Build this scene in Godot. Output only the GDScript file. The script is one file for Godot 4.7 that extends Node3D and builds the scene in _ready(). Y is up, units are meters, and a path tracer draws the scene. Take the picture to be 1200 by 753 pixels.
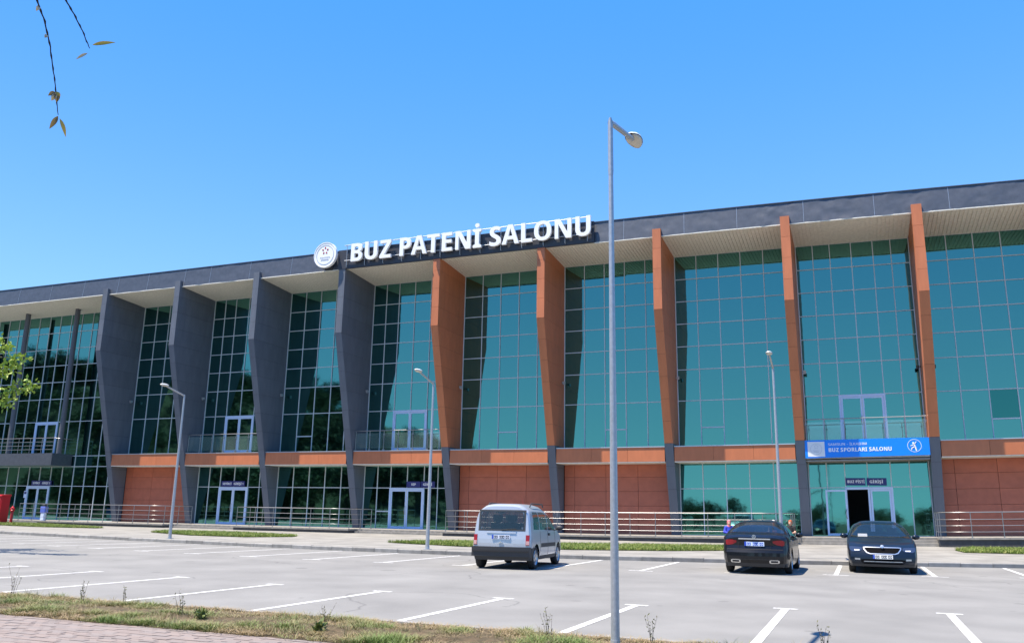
extends Node3D
# An ice rink hall behind a car park: slate and orange fins, teal mirror glass, noon sun from the left front.
# Metres, y up. Facade glass lies in the plane z = 0, the camera stands about 50 m in front of it.

const T_FIN := 0.49
const FINS := [-53.19, -45.99, -38.79, -31.59, -24.39, -17.19, -9.99, -2.80, 3.82, 11.02]
const ROWS := [5.45, 8.25, 10.15, 11.58, 13.0, 14.42, 15.84, 17.34]   # transoms of the upper glazing
const FLOOR := 0.40
const SUN_RUN := Vector3(1.27, -4.2, -1.0)                           # the way the sunlight travels

var M := {}
var used := {}
var rng := RandomNumberGenerator.new()


class MB:
	var v := PackedVector3Array()
	var n := PackedVector3Array()
	var c := PackedColorArray()
	var org := Vector3.ZERO
	var warp := false
	var tint := Color(1, 1, 1)
	var tinted := false

	static func lift(p: Vector3) -> Vector3:    # the site climbs a little towards the right end of the hall
		var s := clampf((p.x + 20.0) / 23.4, 0.0, 1.3)
		return Vector3(p.x, p.y + s * s * (0.33 - 0.6 * p.y / 18.9), p.z)

	func put(a: Vector3, b: Vector3, d: Vector3, na: Vector3, nb: Vector3, nd: Vector3) -> void:
		v.append(a - org); v.append(d - org); v.append(b - org)
		n.append(na); n.append(nd); n.append(nb)
		if tinted:
			c.append(tint); c.append(tint); c.append(tint)

	func tri(a: Vector3, b: Vector3, d: Vector3) -> void:     # counter-clockwise from outside
		if warp:
			a = lift(a); b = lift(b); d = lift(d)
		var nn := (b - a).cross(d - a).normalized()
		put(a, b, d, nn, nn, nn)

	func quad(a: Vector3, b: Vector3, d: Vector3, e: Vector3) -> void:
		if warp:
			a = lift(a); b = lift(b); d = lift(d); e = lift(e)
		var nn := (d - a).cross(e - b).normalized()
		put(a, b, d, nn, nn, nn)
		put(a, d, e, nn, nn, nn)

	func hexa(p: Array) -> void:      # 0-3 front face counter-clockwise from outside, 4-7 the same corners behind
		quad(p[0], p[1], p[2], p[3])
		quad(p[5], p[4], p[7], p[6])
		quad(p[4], p[5], p[1], p[0])
		quad(p[3], p[2], p[6], p[7])
		quad(p[1], p[5], p[6], p[2])
		quad(p[4], p[0], p[3], p[7])

	func box(lo: Vector3, hi: Vector3) -> void:
		hexa([Vector3(lo.x, lo.y, hi.z), Vector3(hi.x, lo.y, hi.z), Vector3(hi.x, hi.y, hi.z), Vector3(lo.x, hi.y, hi.z), Vector3(lo.x, lo.y, lo.z), Vector3(hi.x, lo.y, lo.z), Vector3(hi.x, hi.y, lo.z), Vector3(lo.x, hi.y, lo.z)])

	func soft_box(lo: Vector3, hi: Vector3, r: float) -> void:    # a box with chamfered upright and top edges seen from the front
		var a := Vector3(lo.x, lo.y, hi.z - r)
		var b := Vector3(hi.x, hi.y, hi.z - r)
		box(lo, Vector3(hi.x, hi.y, hi.z - r))
		hexa([Vector3(lo.x + r, lo.y + r, hi.z), Vector3(hi.x - r, lo.y + r, hi.z), Vector3(hi.x - r, hi.y - r, hi.z), Vector3(lo.x + r, hi.y - r, hi.z), a, Vector3(b.x, a.y, a.z), b, Vector3(a.x, b.y, a.z)])

	func prism(poly: Array, along: Vector3) -> void:   # convex polygon drawn out ALONG
		var k := poly.size()
		var area := Vector3.ZERO
		for i in range(1, k - 1):
			area += (poly[i] as Vector3 - poly[0]).cross(poly[i + 1] - poly[0])
		if area.dot(along) < 0:
			poly = poly.duplicate()
			poly.reverse()
		for i in range(1, k - 1):
			tri(poly[0] + along, poly[i] + along, poly[i + 1] + along)
			tri(poly[0], poly[i + 1], poly[i])
		for i in k:
			var p: Vector3 = poly[i]
			var q: Vector3 = poly[(i + 1) % k]
			quad(p, q, q + along, p + along)

	func tube(pts: Array, radii: Array, sides := 8, capped := true) -> void:
		var rings := []
		var norms := []
		var ref := Vector3(0.31, 0.17, 0.94)
		for i in pts.size():
			var dir: Vector3 = (pts[mini(i + 1, pts.size() - 1)] - pts[maxi(i - 1, 0)]).normalized()
			if absf(dir.dot(ref)) > 0.95:
				ref = Vector3(0.9, 0.3, 0.1)
			var a := dir.cross(ref).normalized()
			var b := dir.cross(a).normalized()
			ref = b
			ref = a.cross(dir).normalized()
			var ring := []
			var nr := []
			for k in sides:
				var t := TAU * k / sides
				var o := a * cos(t) + b * sin(t)
				nr.append(o)
				var q: Vector3 = pts[i] + o * float(radii[i])
				ring.append(lift(q) if warp else q)
			rings.append(ring)
			norms.append(nr)
		for i in pts.size() - 1:
			for k in sides:
				var l := (k + 1) % sides
				put(rings[i][k], rings[i][l], rings[i + 1][l], norms[i][k], norms[i][l], norms[i + 1][l])
				put(rings[i][k], rings[i + 1][l], rings[i + 1][k], norms[i][k], norms[i + 1][l], norms[i + 1][k])
		if capped:
			for e in [0, pts.size() - 1]:
				for k in range(1, sides - 1):
					var nn: Vector3 = (rings[e][k] as Vector3 - rings[e][0]).cross(rings[e][k + 1] - rings[e][0]).normalized() * (1.0 if e else -1.0)
					if e:
						put(rings[e][0], rings[e][k], rings[e][k + 1], nn, nn, nn)
					else:
						put(rings[e][0], rings[e][k + 1], rings[e][k], nn, nn, nn)

	func lathe(prof: Array, at: Vector3, axis: Vector3, sides := 20) -> void:   # prof: [along axis, radius], smooth
		var a := axis.cross(Vector3(0.31, 0.17, 0.94)).normalized()
		var b := axis.cross(a).normalized()
		for i in prof.size() - 1:
			var p: Array = prof[i]
			var q: Array = prof[i + 1]
			var dh: float = q[0] - p[0]
			var dr: float = q[1] - p[1]
			for k in sides:
				var t0 := TAU * k / sides
				var t1 := TAU * (k + 1) / sides
				var o0 := a * cos(t0) + b * sin(t0)
				var o1 := a * cos(t1) + b * sin(t1)
				var n0 := (o0 * dh - axis * dr).normalized()
				var n1 := (o1 * dh - axis * dr).normalized()
				var p0: Vector3 = at + axis * float(p[0]) + o0 * float(p[1])
				var p1: Vector3 = at + axis * float(p[0]) + o1 * float(p[1])
				var q0: Vector3 = at + axis * float(q[0]) + o0 * float(q[1])
				var q1: Vector3 = at + axis * float(q[0]) + o1 * float(q[1])
				if p[1] > 1e-5:
					put(p0, p1, q1, n0, n1, n1)
				if q[1] > 1e-5:
					put(p0, q1, q0, n0, n1, n0)

	func grid(pts: Array, smooth := true) -> void:     # rows of points; outside is where (next column) x (next row) points
		var rn := pts.size()
		var cn: int = pts[0].size()
		var ns := []
		for i in rn:
			var row := []
			for j in cn:
				var du: Vector3 = pts[i][mini(j + 1, cn - 1)] - pts[i][maxi(j - 1, 0)]
				var dv: Vector3 = pts[mini(i + 1, rn - 1)][j] - pts[maxi(i - 1, 0)][j]
				row.append(du.cross(dv).normalized())
			ns.append(row)
		for i in rn - 1:
			for j in cn - 1:
				if smooth:
					put(pts[i][j], pts[i][j + 1], pts[i + 1][j + 1], ns[i][j], ns[i][j + 1], ns[i + 1][j + 1])
					put(pts[i][j], pts[i + 1][j + 1], pts[i + 1][j], ns[i][j], ns[i + 1][j + 1], ns[i + 1][j])
				else:
					quad(pts[i][j], pts[i][j + 1], pts[i + 1][j + 1], pts[i + 1][j])

	func mesh(m: Material) -> ArrayMesh:
		var arr := []
		arr.resize(Mesh.ARRAY_MAX)
		arr[Mesh.ARRAY_VERTEX] = v
		arr[Mesh.ARRAY_NORMAL] = n
		if tinted:
			arr[Mesh.ARRAY_COLOR] = c
		var am := ArrayMesh.new()
		am.add_surface_from_arrays(Mesh.PRIMITIVE_TRIANGLES, arr)
		am.surface_set_material(0, m)
		return am


func mb(org := Vector3.ZERO, warp := false) -> MB:
	var b := MB.new()
	b.org = org
	b.warp = warp
	return b


func part(b: MB, called: String, m: Material, parent: Node3D, label := "") -> MeshInstance3D:
	var o := MeshInstance3D.new()
	o.name = called
	o.mesh = b.mesh(m)
	parent.add_child(o, true)
	if label:
		o.set_meta("label", label)
	return o


func joint(called: String, parent: Node3D) -> Node3D:
	var o := Node3D.new()
	o.name = called
	parent.add_child(o, true)
	return o


func numbered(called: String) -> String:
	used[called] = used.get(called, -1) + 1
	return called if used[called] == 0 else "%s_%03d" % [called, used[called]]


func tag(o: Node3D, label: String, category: String, group := "") -> Node3D:
	o.set_meta("label", label)
	o.set_meta("category", category)
	if group:
		o.set_meta("group", group)
	return o


func thing(called: String, label: String, category: String, at := Vector3.ZERO, turn := 0.0, group := "") -> Node3D:
	var o := Node3D.new()
	o.name = numbered(called)
	add_child(o)
	o.position = at
	o.rotation.y = turn
	return tag(o, label, category, group)


func setting(called: String, at := Vector3.ZERO) -> Node3D:
	var o := Node3D.new()
	o.name = numbered(called)
	add_child(o)
	o.position = at
	o.set_meta("kind", "structure")
	return o


# ---------------------------------------------------------------- materials

func lin(r: float, g: float, b: float, a := 1.0) -> Color:
	var k := Color(r, g, b).linear_to_srgb()
	k.a = a
	return k


func noise_tex(seed_: int, freq: float, lo: Color, hi: Color, octaves := 4, size := 512, kind := FastNoiseLite.TYPE_SIMPLEX_SMOOTH, mid := Color(0, 0, 0, 0)) -> NoiseTexture2D:
	var f := FastNoiseLite.new()
	f.seed = seed_
	f.noise_type = kind
	f.frequency = freq
	f.fractal_octaves = octaves
	var t := NoiseTexture2D.new()
	t.width = size
	t.height = size
	t.seamless = true
	t.noise = f
	var g := Gradient.new()
	g.set_color(0, lo)
	g.set_color(1, hi)
	if mid.a > 0:
		g.add_point(0.5, mid)
	t.color_ramp = g
	return t


func mat(base: Color, rough := 0.7, metal := 0.0) -> StandardMaterial3D:
	var m := StandardMaterial3D.new()
	m.albedo_color = base
	m.roughness = rough
	m.metallic = metal
	return m


func mottled(m: StandardMaterial3D, tex: Texture2D, scale: float, coarse: Texture2D = null, coarse_scale := 0.1, world := true) -> StandardMaterial3D:
	m.albedo_texture = tex
	m.uv1_triplanar = true
	m.uv1_world_triplanar = world
	m.uv1_scale = Vector3.ONE * scale
	if coarse:
		m.detail_enabled = true
		m.detail_blend_mode = BaseMaterial3D.BLEND_MODE_MUL
		m.detail_albedo = coarse
		m.detail_uv_layer = BaseMaterial3D.DETAIL_UV_2
		m.uv2_triplanar = true
		m.uv2_world_triplanar = world
		m.uv2_scale = Vector3.ONE * coarse_scale
	return m


func make_materials() -> void:
	var grey := func(a: float): return Color(a, a, a)
	var fine := noise_tex(3, 0.09, grey.call(0.80), grey.call(1.0), 3, 512)
	var grain := noise_tex(4, 0.25, grey.call(0.62), grey.call(1.0), 3, 512)
	var patch := noise_tex(5, 0.012, grey.call(0.80), grey.call(1.0), 5, 512)
	var streak := noise_tex(8, 0.02, grey.call(0.88), grey.call(1.0), 4, 512)
	M.slate = mottled(mat(lin(0.165, 0.175, 0.20), 0.55), streak, 0.35, fine, 1.0)
	M.slate.metallic_specular = 0.35
	M.slate_light = M.slate
	M.orange = mottled(mat(lin(0.60, 0.185, 0.076), 0.5), streak, 0.3, fine, 1.0)
	var rain := noise_tex(9, 0.008, grey.call(0.92), grey.call(1.0), 4, 512)
	M.redwall = []
	for k in 3:
		M.redwall.append(mottled(mat(lin(0.46 + 0.02 * k, 0.132 + 0.005 * k, 0.072 + 0.003 * k), 0.5), rain, 0.4))
	M.oranges = []
	M.slates = []
	for k in 3:
		var t := 0.97 + 0.03 * k
		M.oranges.append(mottled(mat(lin(0.55 * t, 0.176 * t, 0.072 * t), 0.5), rain, 0.5))
		M.slates.append(mottled(mat(lin(0.135 * t, 0.152 * t, 0.186 * t), 0.5), rain, 0.5))
		M.slates[k].metallic_specular = 0.35
		M.oranges[k].uv1_scale = Vector3(0.45, 0.12, 0.45)
		M.slates[k].uv1_scale = Vector3(0.45, 0.12, 0.45)
	M.core = mat(lin(0.02, 0.02, 0.024), 0.8)
	M.fascia = mottled(mat(lin(0.135, 0.15, 0.18), 0.4, 0.3), streak, 0.25, fine, 1.3)
	M.soffit = mottled(mat(lin(0.88, 0.845, 0.75), 0.6), streak, 0.4)
	M.dark = mat(lin(0.03, 0.032, 0.04), 0.6)
	M.inside = mat(lin(0.05, 0.045, 0.04), 0.8)
	M.backing = mat(lin(0.035, 0.038, 0.05), 0.5)
	M.alu = mat(lin(0.50, 0.53, 0.56), 0.35, 0.6)
	M.mullion = mat(lin(0.56, 0.60, 0.64), 0.4)
	M.door = mat(lin(0.55, 0.66, 0.86), 0.4)
	M.white = mat(lin(0.86, 0.87, 0.88), 0.45)
	M.offwhite = mat(lin(0.72, 0.73, 0.75), 0.5)
	M.sign_blue = mat(lin(0.0, 0.22, 0.82), 0.4)
	M.navy = mat(lin(0.02, 0.025, 0.16), 0.5)
	M.pale_blue = mat(lin(0.62, 0.72, 0.9), 0.5)
	M.ink = mat(lin(0.03, 0.03, 0.04), 0.5)
	M.crimson = mat(lin(0.35, 0.015, 0.02), 0.5)
	M.mark = mat(lin(0.42, 0.47, 0.56), 0.5)
	M.steel = mat(lin(0.33, 0.33, 0.335), 0.36, 0.85)
	M.galv = mottled(mat(lin(0.46, 0.485, 0.52), 0.45, 0.5), streak, 1.3)
	M.lamp_shell = mat(lin(0.72, 0.72, 0.70), 0.4)
	M.lamp_glass = mat(lin(0.55, 0.52, 0.45), 0.25)
	M.red_paint = mat(lin(0.55, 0.02, 0.03), 0.35)
	M.red_dark = mat(lin(0.35, 0.012, 0.02), 0.4)
	# facade glass: coated solar panes, mirror-like with a teal body
	var wave := FastNoiseLite.new()
	wave.seed = 12
	wave.frequency = 0.012
	wave.fractal_octaves = 2
	var wt := NoiseTexture2D.new()
	wt.width = 512
	wt.height = 512
	wt.seamless = true
	wt.as_normal_map = true
	wt.bump_strength = 1.2
	wt.noise = wave
	M.glass = mat(lin(0.105, 0.285, 0.252), 0.03, 1.0)
	M.glass.normal_enabled = true
	M.glass.normal_texture = wt
	M.glass.normal_scale = 0.035
	M.glass.uv1_triplanar = true
	M.glass.uv1_world_triplanar = true
	M.glass.uv1_scale = Vector3.ONE * 0.3
	M.glass_dim = mat(lin(0.045, 0.18, 0.155), 0.05, 1.0)
	M.rail_glass = mat(lin(0.5, 0.8, 0.72, 0.05), 0.03)
	M.rail_glass.transparency = BaseMaterial3D.TRANSPARENCY_ALPHA
	# ground
	var grit := noise_tex(23, 0.12, grey.call(0.74), grey.call(1.0), 5, 1024)
	var tar := noise_tex(21, 0.3, grey.call(0.72), grey.call(1.0), 3, 1024)
	var tar_patch: Texture2D = noise_tex(22, 0.010, grey.call(0.84), grey.call(1.0), 6, 1024)
	tar_patch = worn_ground()
	M.asphalt = mottled(mat(lin(0.325, 0.318, 0.298), 0.85), tar, 0.4, tar_patch, 0.03)
	M.asphalt.uv2_scale = Vector3.ONE / 31.0
	M.paving = mottled(mat(lin(0.40, 0.385, 0.35), 0.85), grit, 0.55, patch, 0.09)
	M.concrete = mottled(mat(lin(0.46, 0.45, 0.43), 0.8), grain, 1.1, patch, 0.3)
	M.kerb = []
	for k in 4:
		M.kerb.append(mottled(mat(lin(0.40 + 0.04 * k, 0.39 + 0.04 * k, 0.37 + 0.04 * k), 0.85), grain, 1.3, patch, 0.4))
	M.step = mottled(mat(lin(0.42, 0.395, 0.355), 0.75), grit, 0.8, patch, 0.4)
	M.plinth = mottled(mat(lin(0.10, 0.10, 0.105), 0.6), grain, 1.5, patch, 0.5)
	M.paint = mottled(mat(lin(0.80, 0.80, 0.78), 0.7), noise_tex(31, 0.04, grey.call(0.40), grey.call(1.0), 5, 512, FastNoiseLite.TYPE_SIMPLEX_SMOOTH, grey.call(0.88)), 0.9)
	M.soil = mottled(mat(lin(0.20, 0.145, 0.085), 0.95), grain, 1.6, noise_tex(33, 0.03, Color(0.6, 0.62, 0.5), Color(1, 0.95, 0.9), 4, 512), 0.35)
	M.turf = mottled(mat(lin(0.10, 0.14, 0.035), 0.95), grain, 1.2, patch, 0.2)
	M.earth = mottled(mat(lin(0.075, 0.085, 0.04), 0.95), grain, 0.5, patch, 0.05)
	M.tinted = mat(Color.WHITE, 0.8)
	M.tinted.vertex_color_use_as_albedo = true
	M.leaf = mat(Color.WHITE, 0.6)
	M.leaf.vertex_color_use_as_albedo = true
	M.leaf.backlight_enabled = true
	M.leaf.backlight = Color(0.45, 0.5, 0.25)
	M.bark = mottled(mat(lin(0.13, 0.10, 0.075), 0.9), grain, 3.0)
	M.twig = mat(lin(0.045, 0.03, 0.028), 0.7)
	# vehicles and people
	M.black = mat(lin(0.006, 0.006, 0.007), 0.8)
	M.black.metallic_specular = 0.15
	M.rubber = mat(lin(0.018, 0.018, 0.019), 0.8)
	M.rim = mat(lin(0.50, 0.51, 0.53), 0.3, 0.8)
	M.trim = mat(lin(0.035, 0.036, 0.04), 0.6)
	M.chrome = mat(lin(0.70, 0.70, 0.70), 0.3, 0.85)
	M.car_glass = mat(lin(0.02, 0.035, 0.04, 0.42), 0.03)
	M.car_glass.transparency = BaseMaterial3D.TRANSPARENCY_ALPHA
	M.car_glass_dark = mat(lin(0.012, 0.02, 0.03, 0.72), 0.03)
	M.car_glass_dark.transparency = BaseMaterial3D.TRANSPARENCY_ALPHA
	M.tail_red = mat(lin(0.30, 0.008, 0.015), 0.12)
	M.tail_clear = mat(lin(0.62, 0.35, 0.33), 0.15)
	M.lens = mat(lin(0.07, 0.10, 0.16), 0.08, 0.5)
	M.plate = mat(lin(0.62, 0.66, 0.76), 0.5)
	M.plate_blue = mat(lin(0.02, 0.07, 0.45), 0.5)
	M.seat = mat(lin(0.16, 0.16, 0.15), 0.9)
	M.seat_pale = mat(lin(0.42, 0.42, 0.38), 0.9)
	M.paper = mat(lin(0.85, 0.85, 0.82), 0.8)
	M.skin = mat(lin(0.52, 0.30, 0.21), 0.6)


func worn_ground() -> ImageTexture:
	# bands left by the paver, drips of oil and fine cracks, as a factor on the asphalt's colour
	var f := FastNoiseLite.new()
	f.seed = 40
	f.frequency = 0.012
	f.fractal_octaves = 6
	var size := 1024
	var im := f.get_seamless_image(size, size)
	im.convert(Image.FORMAT_RGB8)
	im.adjust_bcs(1.0, 0.08, 1.0)
	im.adjust_bcs(1.84, 1.0, 1.0)
	var r := RandomNumberGenerator.new()
	r.seed = 7
	var darken := func(x: int, y: int, k: float):
		x = posmod(x, size)
		y = posmod(y, size)
		im.set_pixel(x, y, im.get_pixel(x, y) * k)
	for n in 90:
		var c := Vector2(r.randf() * size, r.randf() * size)
		var rad := r.randf_range(2.0, 9.0)
		var k := r.randf_range(0.84, 0.95)
		for y in range(-int(rad), int(rad) + 1):
			for x in range(-int(rad), int(rad) + 1):
				if Vector2(x, y).length() < rad * (0.75 + 0.25 * f.get_noise_2d(c.x + x * 9.0, c.y + y * 9.0)):
					darken.call(int(c.x) + x, int(c.y) + y, k)
	for n in 26:
		var p := Vector2(r.randf() * size, r.randf() * size)
		var a := r.randf() * TAU
		for i in 260:
			a += r.randf_range(-0.22, 0.22)
			p += Vector2(cos(a), sin(a))
			darken.call(int(p.x), int(p.y), 0.80)
	for n in 5:
		var y := r.randi() % size
		for x in size:
			if r.randf() < 0.9:
				darken.call(x, y, 0.86)
	return ImageTexture.create_from_image(im)


func car_paint(r: float, g: float, b: float, metal: float, rough: float) -> StandardMaterial3D:
	var m := mat(lin(r, g, b), rough, metal)
	m.clearcoat_enabled = true
	m.metallic_specular = 0.3
	m.clearcoat = 0.5
	m.clearcoat_roughness = 0.04
	return m


# ---------------------------------------------------------------- _ready

func _ready() -> void:
	rng.seed = 20240611
	var cam := Camera3D.new()
	cam.name = "camera"
	var yaw := 0.388
	var pitch := 0.2249
	var roll := 0.0176
	var right := Vector3(cos(yaw), 0, -sin(yaw))
	var ahead := Vector3(-sin(yaw), 0, -cos(yaw))
	var up := Vector3.UP * cos(pitch) - ahead * sin(pitch)
	var fwd := Vector3.UP * sin(pitch) + ahead * cos(pitch)
	cam.transform = Transform3D(Basis(right * cos(roll) + up * sin(roll), up * cos(roll) - right * sin(roll), -fwd), Vector3(0, 1.479, 50.46))
	cam.fov = 41.81
	cam.near = 0.1
	cam.far = 1500.0
	add_child(cam)
	cam.current = true

	var env := Environment.new()
	env.background_mode = Environment.BG_SKY
	var sm := ProceduralSkyMaterial.new()
	sm.sky_top_color = lin(0.032, 0.176, 0.56)
	sm.sky_horizon_color = lin(0.34, 0.56, 0.66)
	sm.sky_curve = 0.16
	sm.ground_bottom_color = Color(0.30, 0.30, 0.26)
	sm.ground_horizon_color = Color(0.62, 0.70, 0.72)
	sm.sun_angle_max = 12.0
	var sky := Sky.new()
	sky.sky_material = sm
	env.sky = sky
	env.tonemap_mode = Environment.TONE_MAPPER_LINEAR
	env.tonemap_exposure = 2.1
	env.sdfgi_enabled = true
	env.ssao_enabled = true
	env.ssil_enabled = true
	var we := WorldEnvironment.new()
	we.name = "environment"
	we.environment = env
	add_child(we)

	var sun := DirectionalLight3D.new()
	sun.name = "sun"
	sun.light_energy = 1.6
	sun.light_color = Color(1.0, 0.955, 0.885)
	sun.light_angular_distance = 0.5
	sun.shadow_enabled = true
	add_child(sun)
	sun.look_at_from_position(Vector3.ZERO, SUN_RUN, Vector3.BACK)

	make_materials()
	build_ground()
	build_hall()
	build_signs()
	build_platform()
	build_cars()
	build_lamps()
	build_people()
	build_small_things()
	build_plants()
	build_surroundings()


# ---------------------------------------------------------------- ground

const KERB := [[-130.0, 12.0], [-95.0, 13.0], [-60.0, 15.3], [-42.0, 18.2], [-27.7, 21.0], [-18.4, 22.1], [-13.6, 22.3], [-7.3, 21.5], [-1.9, 19.9], [4.95, 16.8], [12.0, 14.0], [30.0, 11.0], [60.0, 10.0]]


func keyed(keys: Array, x: float) -> float:
	if x <= keys[0][0]:
		return keys[0][1]
	for i in keys.size() - 1:
		if x <= keys[i + 1][0]:
			var t: float = (x - keys[i][0]) / (keys[i + 1][0] - keys[i][0])
			return lerpf(keys[i][1], keys[i + 1][1], t)
	return keys[-1][1]


func smooth_key(keys: Array, x: float, w: float) -> float:
	return (keyed(keys, x - w) + 2.0 * keyed(keys, x - w * 0.5) + 2.0 * keyed(keys, x) + 2.0 * keyed(keys, x + w * 0.5) + keyed(keys, x + w)) / 8.0


func kerb_z(x: float) -> float:
	return smooth_key(KERB, x, 4.0)


func pave_y(x: float, z: float) -> float:
	var s := clampf((x + 20.0) / 23.4, 0.0, 1.3)
	var t := clampf((kerb_z(x) - z) / (kerb_z(x) - 4.5), 0.0, 1.2)
	return 0.13 + t * (0.02 + 0.15 * s * s)


func sheet(b: MB, a: Vector2, c: Vector2, y: float, nx: int, nz: int) -> void:
	var rows := []
	for j in nz + 1:
		var row := []
		for i in nx + 1:
			row.append(Vector3(lerpf(a.x, c.x, float(i) / nx), y, lerpf(c.y, a.y, float(j) / nz)))
		rows.append(row)
	b.grid(rows)


func paint_line(lot: Node3D, x: float, z0: float, z1: float, head: float) -> void:
	# a stall line with the short bar across its end that lies at z0; z1 is the far end
	var b := mb()
	var jig := rng.randf_range(-0.02, 0.02)
	var y := 0.004
	var za := minf(z0, z1)
	var zb := maxf(z0, z1)
	b.quad(Vector3(x - 0.062 + jig, y, zb), Vector3(x + 0.062 + jig, y, zb), Vector3(x + 0.062, y, za), Vector3(x - 0.062, y, za))
	var s := 1.0 if z0 > z1 else -1.0
	var p0 := z0 + 0.002 * s
	var p1 := z0 + 0.13 * s
	b.quad(Vector3(x - head, y, maxf(p0, p1)), Vector3(x + head, y, maxf(p0, p1)), Vector3(x + head, y, minf(p0, p1)), Vector3(x - head, y, minf(p0, p1)))
	part(b, "parking_line", M.paint, lot)


func build_ground() -> void:
	var b := mb()
	sheet(b, Vector2(-600, -500), Vector2(600, 700), -0.05, 2, 2)
	var g := part(b, "ground", M.earth, self)
	g.set_meta("kind", "structure")

	var lot := setting("parking_lot")
	b = mb()
	var rows := [[], []]
	for i in 141:
		var x := -130.0 + i * 1.3
		rows[0].append(Vector3(x, 0, 39.9))
		rows[1].append(Vector3(x, 0, kerb_z(x) - 0.02))
	b.grid(rows)
	part(b, "asphalt", M.asphalt, lot)
	# the row of stalls along the hall, then the row along the verge
	for i in 19:
		var x := 4.30 - 2.52 * i
		var k := kerb_z(x)
		paint_line(lot, x, k + 5.5, k + 0.14, 0.34)
	for p in [[-29.7, 34.6], [-27.2, 34.65], [-24.6, 34.7], [-22.1, 34.75], [-19.5, 34.85], [-16.7, 35.15], [-13.95, 35.35], [-11.15, 35.75], [-8.55, 35.9], [-6.05, 35.9], [-3.65, 35.75], [-1.28, 34.95], [1.25, 34.3], [3.8, 34.0]]:
		paint_line(lot, p[0], p[1], 39.75, 0.20)

	# pavement in front of the hall
	var pave := setting("pavement")
	b = mb()
	rows = []
	for j in 9:
		var row := []
		for i in 141:
			var x := -130.0 + i * 1.3
			var z := lerpf(kerb_z(x) - 0.16, -2.0, j / 8.0)
			row.append(Vector3(x, pave_y(x, z), z))
		rows.append(row)
	b.grid(rows)
	part(b, "paving", M.paving, pave)
	var kerb := setting("kerb")
	var at := -62.0
	while at < 14.0:
		var nx := at + 1.0
		b = mb()
		var p := Vector3(at + 0.006, 0, kerb_z(at))
		var q := Vector3(nx - 0.006, 0, kerb_z(nx))
		var back := Vector3(0, 0, -0.165)
		var drop := rng.randf_range(-0.008, 0.008)
		var h := Vector3(0, 0.142 + drop, 0)
		var r := Vector3(0, 0, -0.02)
		var hd := Vector3(0, -0.02, 0)
		b.quad(p, q, q + h + hd, p + h + hd)
		b.quad(p + h + hd, q + h + hd, q + h + r, p + h + r)
		b.quad(p + h + r, q + h + r, q + h + back, p + h + back)
		b.quad(q + back, p + back, p + back + h, q + back + h)
		b.quad(p + back, p, p + h, p + back + h)
		b.quad(q, q + back, q + back + h, q + h)
		part(b, "kerb_stone", M.kerb[rng.randi() % 4], kerb)
		at = nx
	b = mb()
	rows = [[], []]
	for i in 61:
		var x := -130.0 + i * 1.133
		rows[0].append(Vector3(x, 0.13, kerb_z(x)))
		rows[1].append(Vector3(x, 0.13, kerb_z(x) - 0.16))
	b.grid(rows)
	part(b, "far_kerb", M.kerb[1], kerb)

	# verge and brick path on the near side of the car park
	var verge := setting("verge")
	b = mb()
	rows = []
	for j in 9:
		var row := []
		for i in 161:
			var x := -60.0 + i * 0.5
			var z := lerpf(42.0, 40.0, j / 8.0)
			var e := 1.0 - absf(j / 4.0 - 1.0)
			row.append(Vector3(x, 0.03 + 0.05 * e + rng.randf_range(-0.012, 0.012), z))
		rows.append(row)
	b.grid(rows)
	part(b, "soil", M.soil, verge)
	var edge := setting("verge_kerb")
	at = -24.0
	while at < 10.0:
		b = mb()
		b.box(Vector3(at + 0.005, -0.03, 39.88), Vector3(at + 0.995, 0.045 + rng.randf_range(-0.006, 0.006), 40.0))
		part(b, "kerb_stone", M.kerb[rng.randi() % 4], edge)
		at += 1.0
	var path := setting("brick_path")
	b = mb()
	sheet(b, Vector2(-60, 42.0), Vector2(40, 45.6), 0.01, 4, 2)
	part(b, "path_bed", M.soil, path)
	b = mb()
	b.box(Vector3(-0.0985, -0.03, -0.0485), Vector3(0.0985, 0.022, 0.0485))
	var brick := b.mesh(M.tinted)
	var mm := MultiMesh.new()
	mm.transform_format = MultiMesh.TRANSFORM_3D
	mm.use_colors = true
	mm.mesh = brick
	var nx_ := 150
	var nz_ := 36
	mm.instance_count = nx_ * nz_
	var k := 0
	for j in nz_:
		for i in nx_:
			var t := Transform3D(Basis(Vector3.UP, rng.randf_range(-0.012, 0.012)), Vector3(-20.0 + i * 0.2 + (0.1 if j % 2 else 0.0), 0.02 + rng.randf_range(-0.004, 0.004), 42.02 + j * 0.1))
			mm.set_instance_transform(k, t)
			var w := rng.randf()
			var tone := rng.randf_range(0.92, 1.06)
			mm.set_instance_color(k, Color(0.215, 0.172, 0.15) * tone if w < 0.6 else Color(0.205, 0.172, 0.155) * tone)
			k += 1
	var mi := MultiMeshInstance3D.new()
	mi.name = "paving_bricks"
	mi.multimesh = mm
	mi.set_meta("kind", "stuff")
	path.add_child(mi)


# ---------------------------------------------------------------- the hall

func fin_z(y: float) -> float:
	return 3.885 if y >= 13.1 else 3.885 - (13.1 - y) * 0.2755


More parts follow.
